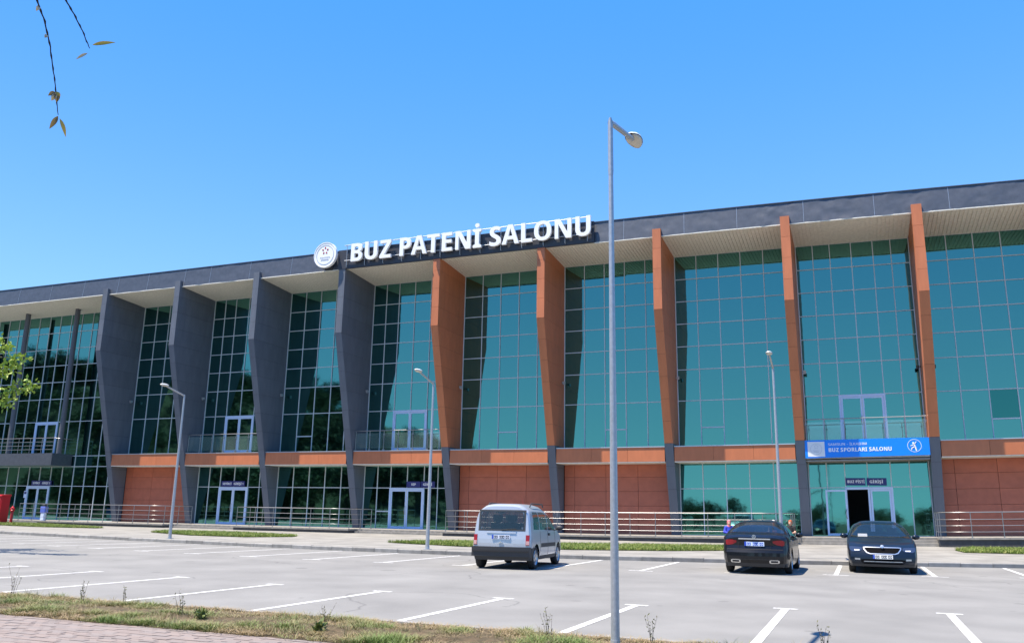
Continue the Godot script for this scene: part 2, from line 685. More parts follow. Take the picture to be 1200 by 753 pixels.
func fin(root: Node3D, x: float, orange: bool) -> void:
	var f := joint("fin", root)
	var h := T_FIN / 2
	var ys := [0.36, 1.68, 2.98, 4.28, 5.58, 6.83, 8.08, 9.34, 10.60, 11.85, 13.10, 14.32, 15.55, 16.77, 17.99]
	var b := mb(root.position, true)
	var i := 0.016
	b.prism([Vector3(x - h + i, 0.3, 0), Vector3(x - h + i, 0.3, fin_z(0.3) - i), Vector3(x - h + i, 13.1, 3.885 - i), Vector3(x - h + i, 17.97, 3.885 - i), Vector3(x - h + i, 17.97, 0)], Vector3(T_FIN - 2 * i, 0, 0))
	part(b, "core", M.core, f)
	for k in ys.size() - 1:
		var y0: float = ys[k] + (0.006 if k else 0.0)
		var y1: float = ys[k + 1] - 0.006
		b = mb(root.position, true)
		var dx := rng.randf_range(-0.003, 0.003)
		b.prism([Vector3(x - h + dx, y0, 0.005), Vector3(x - h + dx, y0, fin_z(y0)), Vector3(x - h + dx, y1, fin_z(y1)), Vector3(x - h + dx, y1, 0.005)], Vector3(T_FIN, 0, 0))
		part(b, "panel", M.oranges[rng.randi() % 3] if orange and k > 3 else M.slates[rng.randi() % 3], f)
	# a small floodlight on the flank
	for s in ([1.0, -1.0] if x > 0 else [1.0]):
		b = mb(root.position, true)
		var at := Vector3(x + s * (h + 0.16), 9.62, 0.45)
		b.tube([Vector3(x + s * h, 9.62, 0.45), at], [0.03, 0.03], 6)
		b.hexa([at + Vector3(-0.08, -0.14, 0.10), at + Vector3(0.08, -0.14, 0.10), at + Vector3(0.08, 0.06, 0.16), at + Vector3(-0.08, 0.06, 0.16), at + Vector3(-0.05, -0.08, -0.05), at + Vector3(0.05, -0.08, -0.05), at + Vector3(0.05, 0.06, -0.05), at + Vector3(-0.05, 0.06, -0.05)])
		part(b, "floodlight", M.galv if x < 0 else M.trim, f)


func columns_between(x0: float, x1: float, six: bool) -> Array:
	var w := [0.95, 0.95, 1.17, 1.17, 0.95, 0.95] if six else [1, 1, 1, 1, 1]
	var total := 0.0
	for a in w:
		total += a
	var xs := [x0]
	var acc := 0.0
	for a in w:
		acc += a
		xs.append(lerpf(x0, x1, acc / total))
	return xs


func pane_into(b: MB, x0: float, x1: float, y0: float, y1: float, z: float) -> void:
	var o := []
	for k in 4:
		o.append(rng.randf_range(-0.0028, 0.0028))
	var t := Vector3(0, 0, -0.025)
	var p := [Vector3(x0, y0, z + o[0]), Vector3(x1, y0, z + o[1]), Vector3(x1, y1, z + o[2]), Vector3(x0, y1, z + o[1] * -1.0 + o[0] + o[2])]
	b.hexa(p + p.map(func(q): return q + t))


func glazing(root: Node3D, xs: Array, ys: Array, skip: Dictionary, far_panes: MB, vents: Array = []) -> Node3D:
	var w := joint("curtain_wall", root)
	var bars := mb(root.position, true)
	for i in xs.size():
		bars.box(Vector3(xs[i] - 0.024, ys[0], -0.06), Vector3(xs[i] + 0.024, ys[-1], 0.045))
	for j in ys.size():
		for i in xs.size() - 1:
			if not skip.has(Vector2i(i, j - 1)) or not skip.has(Vector2i(i, j)):
				bars.box(Vector3(xs[i] + 0.024, ys[j] - 0.024, -0.06), Vector3(xs[i + 1] - 0.024, ys[j] + 0.024, 0.042))
	for i in xs.size() - 1:
		for j in ys.size() - 1:
			if skip.has(Vector2i(i, j)):
				continue
			if far_panes:
				pane_into(far_panes, xs[i] + 0.024, xs[i + 1] - 0.024, ys[j] + 0.024, ys[j + 1] - 0.024, 0.0)
				continue
			var y0: float = ys[j] + 0.024
			if vents.has(Vector2i(i, j)):
				var ym: float = lerpf(ys[j], ys[j + 1], 0.42)
				bars.box(Vector3(xs[i] + 0.03, ym - 0.035, -0.06), Vector3(xs[i + 1] - 0.03, ym + 0.035, 0.06))
				var low := mb(root.position, true)
				pane_into(low, xs[i] + 0.03, xs[i + 1] - 0.03, y0, ym - 0.035, 0.0)
				part(low, "pane", M.glass, w)
				y0 = ym + 0.035
			var b := mb(root.position, true)
			pane_into(b, xs[i] + 0.024, xs[i + 1] - 0.024, y0, ys[j + 1] - 0.024, 0.0)
			part(b, "vent_pane" if vents.has(Vector2i(i, j)) else "pane", M.glass_dim if vents.has(Vector2i(i, j)) and xs[0] > 3.0 else M.glass, w)
	part(bars, "mullions", M.mullion, w)
	return w


func door(root: Node3D, x0: float, x1: float, y0: float, y1: float, z: float, slid: bool) -> void:
	var d := joint("door", root)
	var b := mb(root.position, true)
	var xm := (x0 + x1) / 2
	b.box(Vector3(x0 - 0.05, y0, z - 0.06), Vector3(x0 + 0.05, y1, z + 0.07))
	b.box(Vector3(x1 - 0.05, y0, z - 0.06), Vector3(x1 + 0.05, y1, z + 0.07))
	b.box(Vector3(x0 + 0.05, y1 - 0.12, z - 0.06), Vector3(x1 - 0.05, y1, z + 0.068))
	b.box(Vector3(x0 + 0.05, y0, z - 0.06), Vector3(x1 - 0.05, y0 + 0.03, z + 0.068))
	if slid:
		b.box(Vector3(xm - 0.05, y0 + 0.03, z - 0.06), Vector3(xm + 0.05, y1 - 0.12, z + 0.068))
	part(b, "frame", M.door, d)
	for s in [0, 1]:
		var l := x0 + 0.055 if s == 0 else xm + 0.004
		var r := xm - 0.004 if s == 0 else x1 - 0.055
		var zz := z
		if slid and s == 0:
			l -= 1.12
			r -= 1.12
			zz = z + 0.13
		elif slid:
			l += 0.06
		var leaf := joint("leaf", d)
		b = mb(root.position, true)
		var w := 0.10
		b.box(Vector3(l, y0 + 0.035, zz - 0.03), Vector3(l + w, y1 - 0.125, zz + 0.04))
		b.box(Vector3(r - w, y0 + 0.035, zz - 0.03), Vector3(r, y1 - 0.125, zz + 0.04))
		b.box(Vector3(l + w, y1 - 0.225, zz - 0.03), Vector3(r - w, y1 - 0.125, zz + 0.038))
		b.box(Vector3(l + w, y0 + 0.035, zz - 0.03), Vector3(r - w, y0 + 0.16, zz + 0.038))
		part(b, "leaf_frame", M.door, leaf)
		b = mb(root.position, true)
		pane_into(b, l + w, r - w, y0 + 0.16, y1 - 0.225, zz)
		part(b, "pane", M.glass, leaf)
		if s == 0:
			b = mb(root.position, true)
			var hx := r - 0.05
			b.tube([Vector3(hx, y0 + 0.95, zz + 0.03), Vector3(hx - 0.02, y0 + 0.98, zz + 0.1), Vector3(hx - 0.06, y0 + 1.2, zz + 0.11), Vector3(hx - 0.02, y0 + 1.42, zz + 0.1), Vector3(hx, y0 + 1.45, zz + 0.03)], [0.018, 0.018, 0.018, 0.018, 0.018], 6)
			part(b, "handle", M.steel, leaf)


func glass_rail(root: Node3D, x0: float, x1: float, z: float, y0: float) -> void:
	var r := joint("balcony_railing", root)
	var b := mb(root.position, true)
	b.tube([Vector3(x0, y0 + 1.32, z), Vector3(x1, y0 + 1.32, z)], [0.028, 0.028], 8)
	part(b, "rail", M.steel, r)
	var k := int(round((x1 - x0) / 1.05))
	for i in k + 1:
		var x := lerpf(x0 + 0.06, x1 - 0.06, float(i) / k)
		b = mb(root.position, true)
		b.tube([Vector3(x, y0, z), Vector3(x, y0 + 1.32, z)], [0.024, 0.024], 8)
		b.box(Vector3(x - 0.06, y0, z - 0.05), Vector3(x + 0.06, y0 + 0.1, z + 0.05))
		b.box(Vector3(x - 0.05, y0 + 1.02, z - 0.03), Vector3(x + 0.05, y0 + 1.1, z + 0.03))
		part(b, "post", M.steel, r)
		if i < k:
			b = mb(root.position, true)
			var xn := lerpf(x0 + 0.06, x1 - 0.06, float(i + 1) / k)
			b.box(Vector3(x + 0.06, y0 + 0.12, z - 0.006), Vector3(xn - 0.06, y0 + 1.16, z + 0.006))
			part(b, "glass_panel", M.rail_glass, r)


func beam(root: Node3D, x0: float, x1: float) -> void:
	var p := joint("beam", root)
	var b := mb(root.position, true)
	b.box(Vector3(x0, 4.60, 0.02), Vector3(x1, 5.36, 1.56))
	part(b, "core", M.core, p)
	var k := 3
	for i in k:
		b = mb(root.position, true)
		var a := lerpf(x0, x1, float(i) / k) + 0.006
		var c := lerpf(x0, x1, float(i + 1) / k) - 0.006
		b.box(Vector3(a, 4.56, 1.5), Vector3(c, 5.38, 1.6))
		part(b, "panel", M.oranges[rng.randi() % 3], p)
	b = mb(root.position, true)
	b.box(Vector3(x0, 5.382, 0.05), Vector3(x1, 5.44, 1.64))
	part(b, "sill", M.alu, p)
	b = mb(root.position, true)
	b.box(Vector3(x0, 4.51, 0.06), Vector3(x1, 4.555, 1.58))
	part(b, "underside", M.soffit, p)


func panel_wall(root: Node3D, x0: float, x1: float) -> void:
	var w := joint("wall", root)
	var b := mb(root.position, true)
	b.box(Vector3(x0, 0.3, -0.2), Vector3(x1, 4.6, -0.03))
	part(b, "core", M.core, w)
	var xs := [x0, lerpf(x0, x1, 0.10), lerpf(x0, x1, 0.40), lerpf(x0, x1, 0.70), x1]
	var ys := [0.36, 1.2, 2.05, 2.9, 3.75, 4.58]
	for i in xs.size() - 1:
		for j in ys.size() - 1:
			b = mb(root.position, true)
			b.soft_box(Vector3(xs[i] + 0.009, ys[j] + 0.006, -0.04), Vector3(xs[i + 1] - 0.006, ys[j + 1] - 0.006, rng.randf_range(-0.003, 0.003)), 0.006)
			part(b, "panel", M.redwall[rng.randi() % 3], w)


func build_hall() -> void:
	var root := thing("sports_hall", "long ice rink hall with slate and orange fins and teal mirror glass", "building", Vector3(-24, 0, 0))
	var o := root.position
	for i in FINS.size():
		fin(root, FINS[i], i >= 4)
	var h := T_FIN / 2 + 0.03
	var far_panes := mb(o, true)
	# bays 1..9 lie to the right of fin 0..8
	var six := [false, true, false, true, false, false, false, true, false]
	var below := ["wall", "door", "glass", "door", "wall", "wall", "glass", "open", "wall"]
	for k in 9:
		var x0: float = FINS[k] + h
		var x1: float = FINS[k + 1] - h
		var xs := columns_between(x0, x1, six[k])
		var skip := {}
		if six[k]:
			skip = {Vector2i(2, 0): 1, Vector2i(3, 0): 1}
		var vents := []
		if k == 0 or k == 4:
			vents = [Vector2i(2, 0)]
		elif k == 2 or k == 6:
			vents = [Vector2i(1, 0)]
		elif k == 5:
			vents = [Vector2i(2, 0)]
		elif k == 8:
			vents = [Vector2i(2, 0)]
		var far: MB = far_panes if k < 2 else null
		glazing(root, xs, ROWS, skip, far, vents)
		if six[k]:
			door(root, xs[2], xs[4], ROWS[0] + 0.12, ROWS[1], 0.0, false)
			if k != 7:
				glass_rail(root, x0, x1, 1.5, 5.44)
		if below[k] == "wall":
			panel_wall(root, x0, x1)
		else:
			var sk := {}
			if six[k]:
				sk = {Vector2i(2, 0): 1, Vector2i(3, 0): 1}
			glazing(root, xs, [FLOOR, 3.05, 4.52], sk, far, [Vector2i(1, 0)] if k == 3 else [])
			if six[k]:
				door(root, xs[2], xs[4], FLOOR, 3.05, 0.0, below[k] == "open")
		if k != 7:
			beam(root, x0, x1)
		else:
			# the entrance bay carries a balcony slab instead of the orange beam
			var b := mb(o, true)
			b.box(Vector3(x0, 4.56, 0.05), Vector3(x1, 5.40, 1.5))
			part(b, "balcony_slab", M.soffit, root)
			b = mb(o, true)
			b.box(Vector3(x0, 4.42, 0.05), Vector3(x1, 4.50, 1.62))
			part(b, "canopy_edge", M.step, root)
			glass_rail(root, x0, x1, 1.55, 5.42)

	# the long glazed stretch left of the first fin
	var xs0 := []
	var xx := -82.2
	while xx < FINS[0] - h - 0.6:
		xs0.append(xx)
		xx += 1.246
	xs0.append(FINS[0] - h)
	var ys0 := [FLOOR, 3.05, 4.6] + ROWS
	var sk0 := {}
	var da := 0
	for i in xs0.size():
		if xs0[i] < -62.9:
			da = i
	for i in [da, da + 1]:
		sk0[Vector2i(i, 0)] = 1
		sk0[Vector2i(i, 3)] = 1
	glazing(root, xs0, ys0, sk0, far_panes)
	door(root, xs0[da], xs0[da + 2], FLOOR, 3.05, 0.0, false)
	door(root, xs0[da], xs0[da + 2], ROWS[0] + 0.1, ROWS[1], 0.0, false)
	var fp := part(far_panes, "glazing", M.glass, root)
	fp.set_meta("kind", "stuff")
	for x in [-76.3, -70.55, -64.8, -59.05]:
		var b := mb(o, true)
		b.tube([Vector3(x, 5.2, 1.2), Vector3(x, 17.45, 1.2)], [0.2, 0.2], 14)
		part(b, "pipe_column", M.slate, root)
	var bal := joint("balcony", root)
	var b0 := mb(o, true)
	b0.box(Vector3(-82, 4.60, 0.06), Vector3(-58.85, 5.55, 1.95))
	part(b0, "slab", M.fascia, bal)
	b0 = mb(o, true)
	for hh in [0.3, 0.6, 0.9]:
		b0.tube([Vector3(-82, 5.55 + hh, 1.85), Vector3(-58.95, 5.55 + hh, 1.85)], [0.016, 0.016], 6)
	b0.tube([Vector3(-82, 6.75, 1.85), Vector3(-58.95, 6.75, 1.85), Vector3(-58.95, 6.75, 0.1)], [0.026, 0.026, 0.026], 6)
	part(b0, "rails", M.steel, bal)
	for i in 18:
		var x := -58.98 - i * 1.3
		b0 = mb(o, true)
		b0.tube([Vector3(x, 5.55, 1.85), Vector3(x, 6.75, 1.85)], [0.02, 0.02], 6)
		part(b0, "post", M.steel, bal)

	# roof edge: crumpled sheet panels, seams, flashing; ribbed soffit below
	var fas := joint("fascia", root)
	var nz := FastNoiseLite.new()
	nz.seed = 77
	nz.frequency = 0.55
	nz.fractal_octaves = 3
	var fx := -82.2
	while fx < 18.0:
		var w := 3.6 if rng.randf() < 0.6 else (2.4 if rng.randf() < 0.5 else 3.0)
		var e := minf(fx + w, 18.4)
		var b := mb(o)
		var rows := []
		for j in 9:
			var row := []
			for i in 19:
				var x := lerpf(fx + 0.008, e - 0.008, i / 18.0)
				var y := lerpf(17.58, 18.90, j / 8.0)
				var amp := 0.022 if x < -4 else 0.045
				var fade := minf(1.0, 4.0 * minf(i, 18 - i) / 18.0)
				row.append(MB.lift(Vector3(x, y, 3.70 - 0.10 * (y - 17.58) + amp * fade * nz.get_noise_2d(x * 1.4 + y * 1.1, y * 2.2))))
			rows.append(row)
		b.grid(rows)
		part(b, "sheet_panel", M.fascia, fas)
		b = mb(o, true)
		b.hexa([Vector3(e - 0.007, 17.6, 3.71), Vector3(e + 0.007, 17.6, 3.71), Vector3(e + 0.007, 18.9, 3.58), Vector3(e - 0.007, 18.9, 3.58), Vector3(e - 0.007, 17.6, 3.6), Vector3(e + 0.007, 17.6, 3.6), Vector3(e + 0.007, 18.9, 3.47), Vector3(e - 0.007, 18.9, 3.47)])
		part(b, "seam", M.alu, fas)
		fx = e
	b0 = mb(o, true)
	for i in 50:
		var xa := -82.2 + i * 2.012
		b0.box(Vector3(xa, 18.9, 3.35), Vector3(xa + 2.012, 18.945, 3.61))
	part(b0, "flashing", M.fascia, fas)
	b0 = mb(o, true)
	for i in 50:
		var xa := -82.2 + i * 2.012
		b0.box(Vector3(xa, 17.53, 3.56), Vector3(xa + 2.012, 17.585, 3.70))
	part(b0, "drip_edge", M.soffit, fas)
	var cuts := [-82.2] + FINS + [18.4]
	for k in cuts.size() - 1:
		var xa: float = cuts[k] + (T_FIN / 2 if k else 0.0)
		var xb: float = cuts[k + 1] - T_FIN / 2
		var b := mb(o, true)
		var n := int((xb - xa) / 0.2)
		for i in n:
			var a := lerpf(xa, xb, float(i) / n)
			var c := lerpf(xa, xb, (i + 0.8) / n)
			var d := lerpf(xa, xb, (i + 1.0) / n)
			var ya := 17.33
			var yb := 17.56
			var g := 0.035
			b.quad(Vector3(a, ya, 0), Vector3(c, ya, 0), Vector3(c, yb, 3.58), Vector3(a, yb, 3.58))
			b.quad(Vector3(c, ya, 0), Vector3(c, ya + g, 0), Vector3(c, yb + g, 3.58), Vector3(c, yb, 3.58))
			b.quad(Vector3(c, ya + g, 0), Vector3(d, ya + g, 0), Vector3(d, yb + g, 3.58), Vector3(c, yb + g, 3.58))
			b.quad(Vector3(d, ya + g, 0), Vector3(d, ya, 0), Vector3(d, yb, 3.58), Vector3(d, yb + g, 3.58))
		part(b, "soffit", M.soffit, root)
	# roof, back and end walls close the volume
	b0 = mb(o)
	b0.box(Vector3(-82.2, 17.75, -42), Vector3(-16, 18.55, 3.3))
	b0.box(Vector3(-15.99, 17.72, -42), Vector3(18.4, 18.3, 3.3))
	part(b0, "roof", M.fascia, root)
	b0 = mb(o)
	b0.box(Vector3(-82.5, 0, -42), Vector3(-82.2, 18.5, 0.2))
	part(b0, "end_wall", M.slate, root)
	b0 = mb(o)
	b0.box(Vector3(18.4, 0, -42), Vector3(18.7, 18.2, 0.2))
	part(b0, "end_wall", M.slate, root)
	b0 = mb(o)
	b0.box(Vector3(-82.2, 0, -42.3), Vector3(18.4, 17.7, -42))
	part(b0, "back_wall", M.slate, root)
	b0 = mb(o)
	b0.box(Vector3(-82.2, 0, -7.2), Vector3(18.4, 17.6, -7))
	part(b0, "lobby_wall", M.inside, root)
	b0 = mb(o, true)
	b0.box(Vector3(-4, 0.2, -6.9), Vector3(5, FLOOR - 0.01, -0.02))
	part(b0, "lobby_floor", M.inside, root)


# ---------------------------------------------------------------- lettering

func font(bold: bool) -> Font:
	var f := SystemFont.new()
	f.font_names = PackedStringArray(["Droid Sans"])
	f.font_weight = 700 if bold else 400
	return f


func heavy(f: Font, much: float) -> Font:
	var v := FontVariation.new()
	v.base_font = f
	v.variation_embolden = much
	return v


func letters(parent: Node3D, text: String, at: Vector3, width: float, cap: float, depth: float, m: Material, called: String, bold := true, slope := 0.0) -> void:
	# text starts at AT (baseline), is WIDTH wide with capitals CAP high; every glyph is a mesh of its own
	var f := font(bold)
	var heavier := heavy(f, 0.12) if cap > 1.0 else f
	var size := 64
	var px := cap / (size * 0.714)
	var total := f.get_string_size(text, HORIZONTAL_ALIGNMENT_LEFT, -1, size).x * px
	var sx := width / total
	var x := 0.0
	for ch in text:
		var adv := f.get_string_size(ch, HORIZONTAL_ALIGNMENT_LEFT, -1, size).x * px * sx
		if ch != " ":
			var tm := TextMesh.new()
			tm.font = heavier
			tm.text = ch
			tm.font_size = size
			tm.pixel_size = px
			tm.depth = depth
			tm.curve_step = 1.0
			tm.horizontal_alignment = HORIZONTAL_ALIGNMENT_LEFT
			tm.vertical_alignment = VERTICAL_ALIGNMENT_BOTTOM
			tm.material = m
			var box := tm.get_aabb()
			var o := MeshInstance3D.new()
			o.name = called
			o.mesh = tm
			o.scale = Vector3(sx, 1, 1)
			# glyphs sit on one baseline: bottoms of plain capitals
			var base := base_of(f, size, px)
			o.position = at + Vector3(x, base + slope * x, 0)
			parent.add_child(o, true)
			if box.size.x <= 0:
				o.queue_free()
		x += adv


var base_cache := {}


func base_of(f: Font, size: int, px: float) -> float:
	var key := "%d_%.5f_%d" % [size, px, f.font_weight]
	if not base_cache.has(key):
		var tm := TextMesh.new()
		tm.font = f
		tm.text = "H"
		tm.font_size = size
		tm.pixel_size = px
		tm.depth = 0.01
		tm.horizontal_alignment = HORIZONTAL_ALIGNMENT_LEFT
		tm.vertical_alignment = VERTICAL_ALIGNMENT_BOTTOM
		base_cache[key] = -tm.get_aabb().position.y
	return base_cache[key]


func disc(b: MB, at: Vector3, r: float, d: float, sides := 36) -> void:
	b.lathe([[-d, 0.0], [-d, r], [0.0, r], [0.0, r * 0.999], [0.0001, 0.0]], at, Vector3.BACK, sides)


func ring(b: MB, at: Vector3, r0: float, r1: float, d: float, sides := 40) -> void:
	b.lathe([[0.0, r1], [d, r1], [d, r0], [0.0, r0]], at, Vector3.BACK, sides)


func emblem_marks(parent: Node3D, at: Vector3, r: float, figure: Material, marks: Material) -> void:
	# a ring, a crown of five small figures and two lines of tiny marks, as far as the photograph shows them
	var b := mb()
	ring(b, at, r * 0.76, r * 0.80, 0.012)
	part(b, "ring", marks, parent)
	for k in 5:
		var a := PI / 2 + TAU * k / 5
		var c := at + Vector3(cos(a), sin(a), 0) * r * 0.20 + Vector3(0, r * 0.34, 0)
		var u := Vector3(cos(a), sin(a), 0)
		var w := Vector3(-sin(a), cos(a), 0)
		b = mb()
		b.prism([c + u * r * 0.13, c + w * r * 0.075, c - u * r * 0.06, c - w * r * 0.075], Vector3(0, 0, 0.012))
		part(b, "petal", figure, parent)
	for j in 2:
		for i in 9:
			var x := lerpf(-0.42, 0.42, i / 8.0) * r * (1.0 - 0.25 * j)
			b = mb()
			b.box(at + Vector3(x - r * 0.028, r * (-0.26 - 0.19 * j), 0), at + Vector3(x + r * 0.028, r * (-0.16 - 0.19 * j), 0.01))
			part(b, "mark", marks, parent)


func build_signs() -> void:
	var s := thing("roof_sign", "white raised capital letters standing on the dark roof edge of the hall", "sign", Vector3(-31.9, 17.2, 3.9))
	var o := s.position
	var b := mb(o)
	b.box(Vector3(-31.95, 17.52, 3.78), Vector3(-13.78, 18.86, 3.92))
	part(b, "backing", M.backing, s)
	b = mb(o)
	for y in [18.05, 19.12]:
		b.tube([Vector3(-31.4, y, 4.02), Vector3(-13.9, y, 4.02)], [0.03, 0.03], 6)
	part(b, "rails", M.galv, s)
	for i in 13:
		var x := -31.2 + i * 1.42
		b = mb(o)
		b.tube([Vector3(x, 17.62, 3.9), Vector3(x, 17.62, 4.02), Vector3(x, 19.12, 4.02)], [0.022, 0.022, 0.022], 6)
		part(b, "bracket", M.galv, s)
	letters(s, "BUZ PATENİ SALONU", Vector3(-30.9, 17.88, 4.17) - o, 17.1, 1.22, 0.16, M.white, "letter")

	var e := thing("roof_emblem", "round white emblem disc on the roof edge before the lettering", "sign", Vector3(-32.82, 17.6, 3.9))
	b = mb(e.position)
	disc(b, Vector3(-32.82, 18.55, 4.24), 0.90, 0.2, 44)
	ring(b, Vector3(-32.82, 18.55, 4.24), 0.85, 0.90, 0.02, 44)
	part(b, "disc", M.white, e)
	b = mb(e.position)
	b.box(Vector3(-33.2, 17.7, 3.72), Vector3(-32.4, 18.8, 4.04))
	part(b, "mount", M.backing, e)
	emblem_marks(e, Vector3(-32.82, 18.55, 4.241) - e.position, 0.88, M.crimson, M.mark)

	# blue banner above the entrance
	var n := thing("entrance_banner", "bright blue banner with white lettering hung over the main entrance", "banner", Vector3(0.5, 4.8, 1.66))
	o = n.position
	b = mb(o)
	var y0l := 4.70
	var y1l := 5.66
	b.hexa([Vector3(-2.56, y0l, 1.72), Vector3(3.56, y0l + 0.13, 1.72), Vector3(3.56, y1l + 0.07, 1.72), Vector3(-2.56, y1l, 1.72), Vector3(-2.56, y0l, 1.64), Vector3(3.56, y0l + 0.13, 1.64), Vector3(3.56, y1l + 0.07, 1.64), Vector3(-2.56, y1l, 1.64)])
	part(b, "panel", M.sign_blue, n)
	b = mb(o)
	b.box(Vector3(-2.42, 4.78, 1.70), Vector3(-1.55, 5.58, 1.728))
	part(b, "white_square", M.offwhite, n)
	emblem_marks(n, Vector3(-1.985, 5.18, 1.728) - o, 0.37, M.mark, M.mark)
	letters(n, "SAMSUN - İLKADIM", Vector3(-1.38, 5.36, 1.727) - o, 1.95, 0.13, 0.012, M.white, "letter", false, 0.012)
	letters(n, "BUZ SPORLARI SALONU", Vector3(-1.38, 5.03, 1.727) - o, 3.15, 0.20, 0.012, M.white, "letter", true, 0.012)
	b = mb(o)
	ring(b, Vector3(2.85, 5.31, 1.72), 0.31, 0.335, 0.008)
	part(b, "ring", M.pale_blue, n)
	b = mb(o)   # a skater: head, arched body, raised leg, arms
	b.lathe([[-0.0, 0.0], [0.0, 0.05], [0.012, 0.05], [0.0121, 0.0]], Vector3(2.80, 5.45, 1.722), Vector3.BACK, 10)
	for q in [[Vector3(2.82, 5.40, 0), Vector3(2.88, 5.25, 0), 0.045], [Vector3(2.88, 5.26, 0), Vector3(2.93, 5.04, 0), 0.035], [Vector3(2.82, 5.36, 0), Vector3(2.66, 5.30, 0), 0.025], [Vector3(2.84, 5.38, 0), Vector3(2.95, 5.52, 0), 0.022], [Vector3(2.87, 5.26, 0), Vector3(2.72, 5.20, 0), 0.03], [Vector3(2.72, 5.2, 0), Vector3(2.70, 5.08, 0), 0.022]]:
		var dir: Vector3 = (q[1] - q[0]).normalized()
		var side: Vector3 = Vector3(-dir.y, dir.x, 0) * float(q[2])
		var z := Vector3(0, 0, 1.722)
		b.prism([q[0] - side + z, q[1] - side * 0.7 + z, q[1] + side * 0.7 + z, q[0] + side + z], Vector3(0, 0, 0.012))
	part(b, "skater", M.white, n)

	# navy signs over the doors
	var defs := [
		[0.40, 3.30, "BUZ PİSTİ", "GİRİŞİ", "navy sign with white lettering over the open main entrance door", 2.06, 0.0],
		[-28.0 + 1.08, 3.06, "VIP", "GİRİŞİ", "navy sign over the door behind the second street lamp from the red box", 2.1, 0.0],
		[-42.39, 3.06, "SEYİRCİ", "GİRİŞİ 1", "navy sign over the door between two slate fins", 2.1, 0.0],
		[-61.85, 3.06, "SEYİRCİ", "GİRİŞİ 2", "navy sign over the door next to the red cabinet", 2.2, 0.0],
	]
	for d in defs:
		var x: float = d[0]
		var y: float = d[1]
		var w: float = d[5]
		var t := thing("door_sign", d[4], "sign", Vector3(x, y, 0.1), 0.0, "navy signs over the doors")
		for k in 2:
			b = mb()
			b.box(Vector3(-w / 2 if k == 0 else 0.03, 0.03, -0.04), Vector3(-0.03 if k == 0 else w / 2, 0.42, 0.03))
			part(b, "panel", M.navy, t)
			var text: String = d[2 + k]
			var tw := minf(0.86 * w / 2, 0.115 * text.length())
			letters(t, text, Vector3((-w / 4 if k == 0 else w / 4) - tw / 2, 0.15, 0.034), tw, 0.15, 0.008, M.white, "letter")


# ---------------------------------------------------------------- platform, steps, railings

func run_box(b: MB, x0: float, x1: float, y0: float, y1: float, z0: float, z1: float) -> void:
	# a long box cut into lengths so that it follows the climb of the site
	var k := maxi(1, int((x1 - x0) / 1.5))
	for i in k:
		b.box(Vector3(lerpf(x0, x1, float(i) / k), y0, z0), Vector3(lerpf(x0, x1, float(i + 1) / k), y1, z1))


func railing(x0: float, x1: float, z: float, label: String, back_left: bool, back_right: bool) -> void:
	var r := thing("steel_railing", label, "railing", Vector3((x0 + x1) / 2, FLOOR, z), 0.0, "steel railings on the platform edge")
	var o := r.position
	var k := maxi(2, int(round((x1 - x0) / 1.38)))
	for hgt in [0.28, 0.58, 0.88, 1.22]:
		var b := mb(o, true)
		var pts := []
		if back_left:
			pts.append(Vector3(x0, FLOOR + hgt, z - 2.6))
		for i in k + 1:
			pts.append(Vector3(lerpf(x0, x1, float(i) / k), FLOOR + hgt, z))
		if back_right:
			pts.append(Vector3(x1, FLOOR + hgt, z - 2.6))
		var rad := []
		for p in pts:
			rad.append(0.025 if hgt > 1 else 0.015)
		b.tube(pts, rad, 8)
		part(b, "rail", M.steel, r)
	var posts := []
	for i in k + 1:
		posts.append(Vector3(lerpf(x0, x1, float(i) / k), FLOOR, z))
	for s in [[back_left, x0], [back_right, x1]]:
		if s[0]:
			posts.append(Vector3(s[1], FLOOR, z - 1.3))
			posts.append(Vector3(s[1], FLOOR, z - 2.6))
	for p in posts:
		var b := mb(o, true)
		b.tube([p, p + Vector3(0, 1.21, 0)], [0.02, 0.02], 8)
		b.tube([p, p + Vector3(0, 0.02, 0)], [0.055, 0.055], 10)
		part(b, "post", M.steel, r)


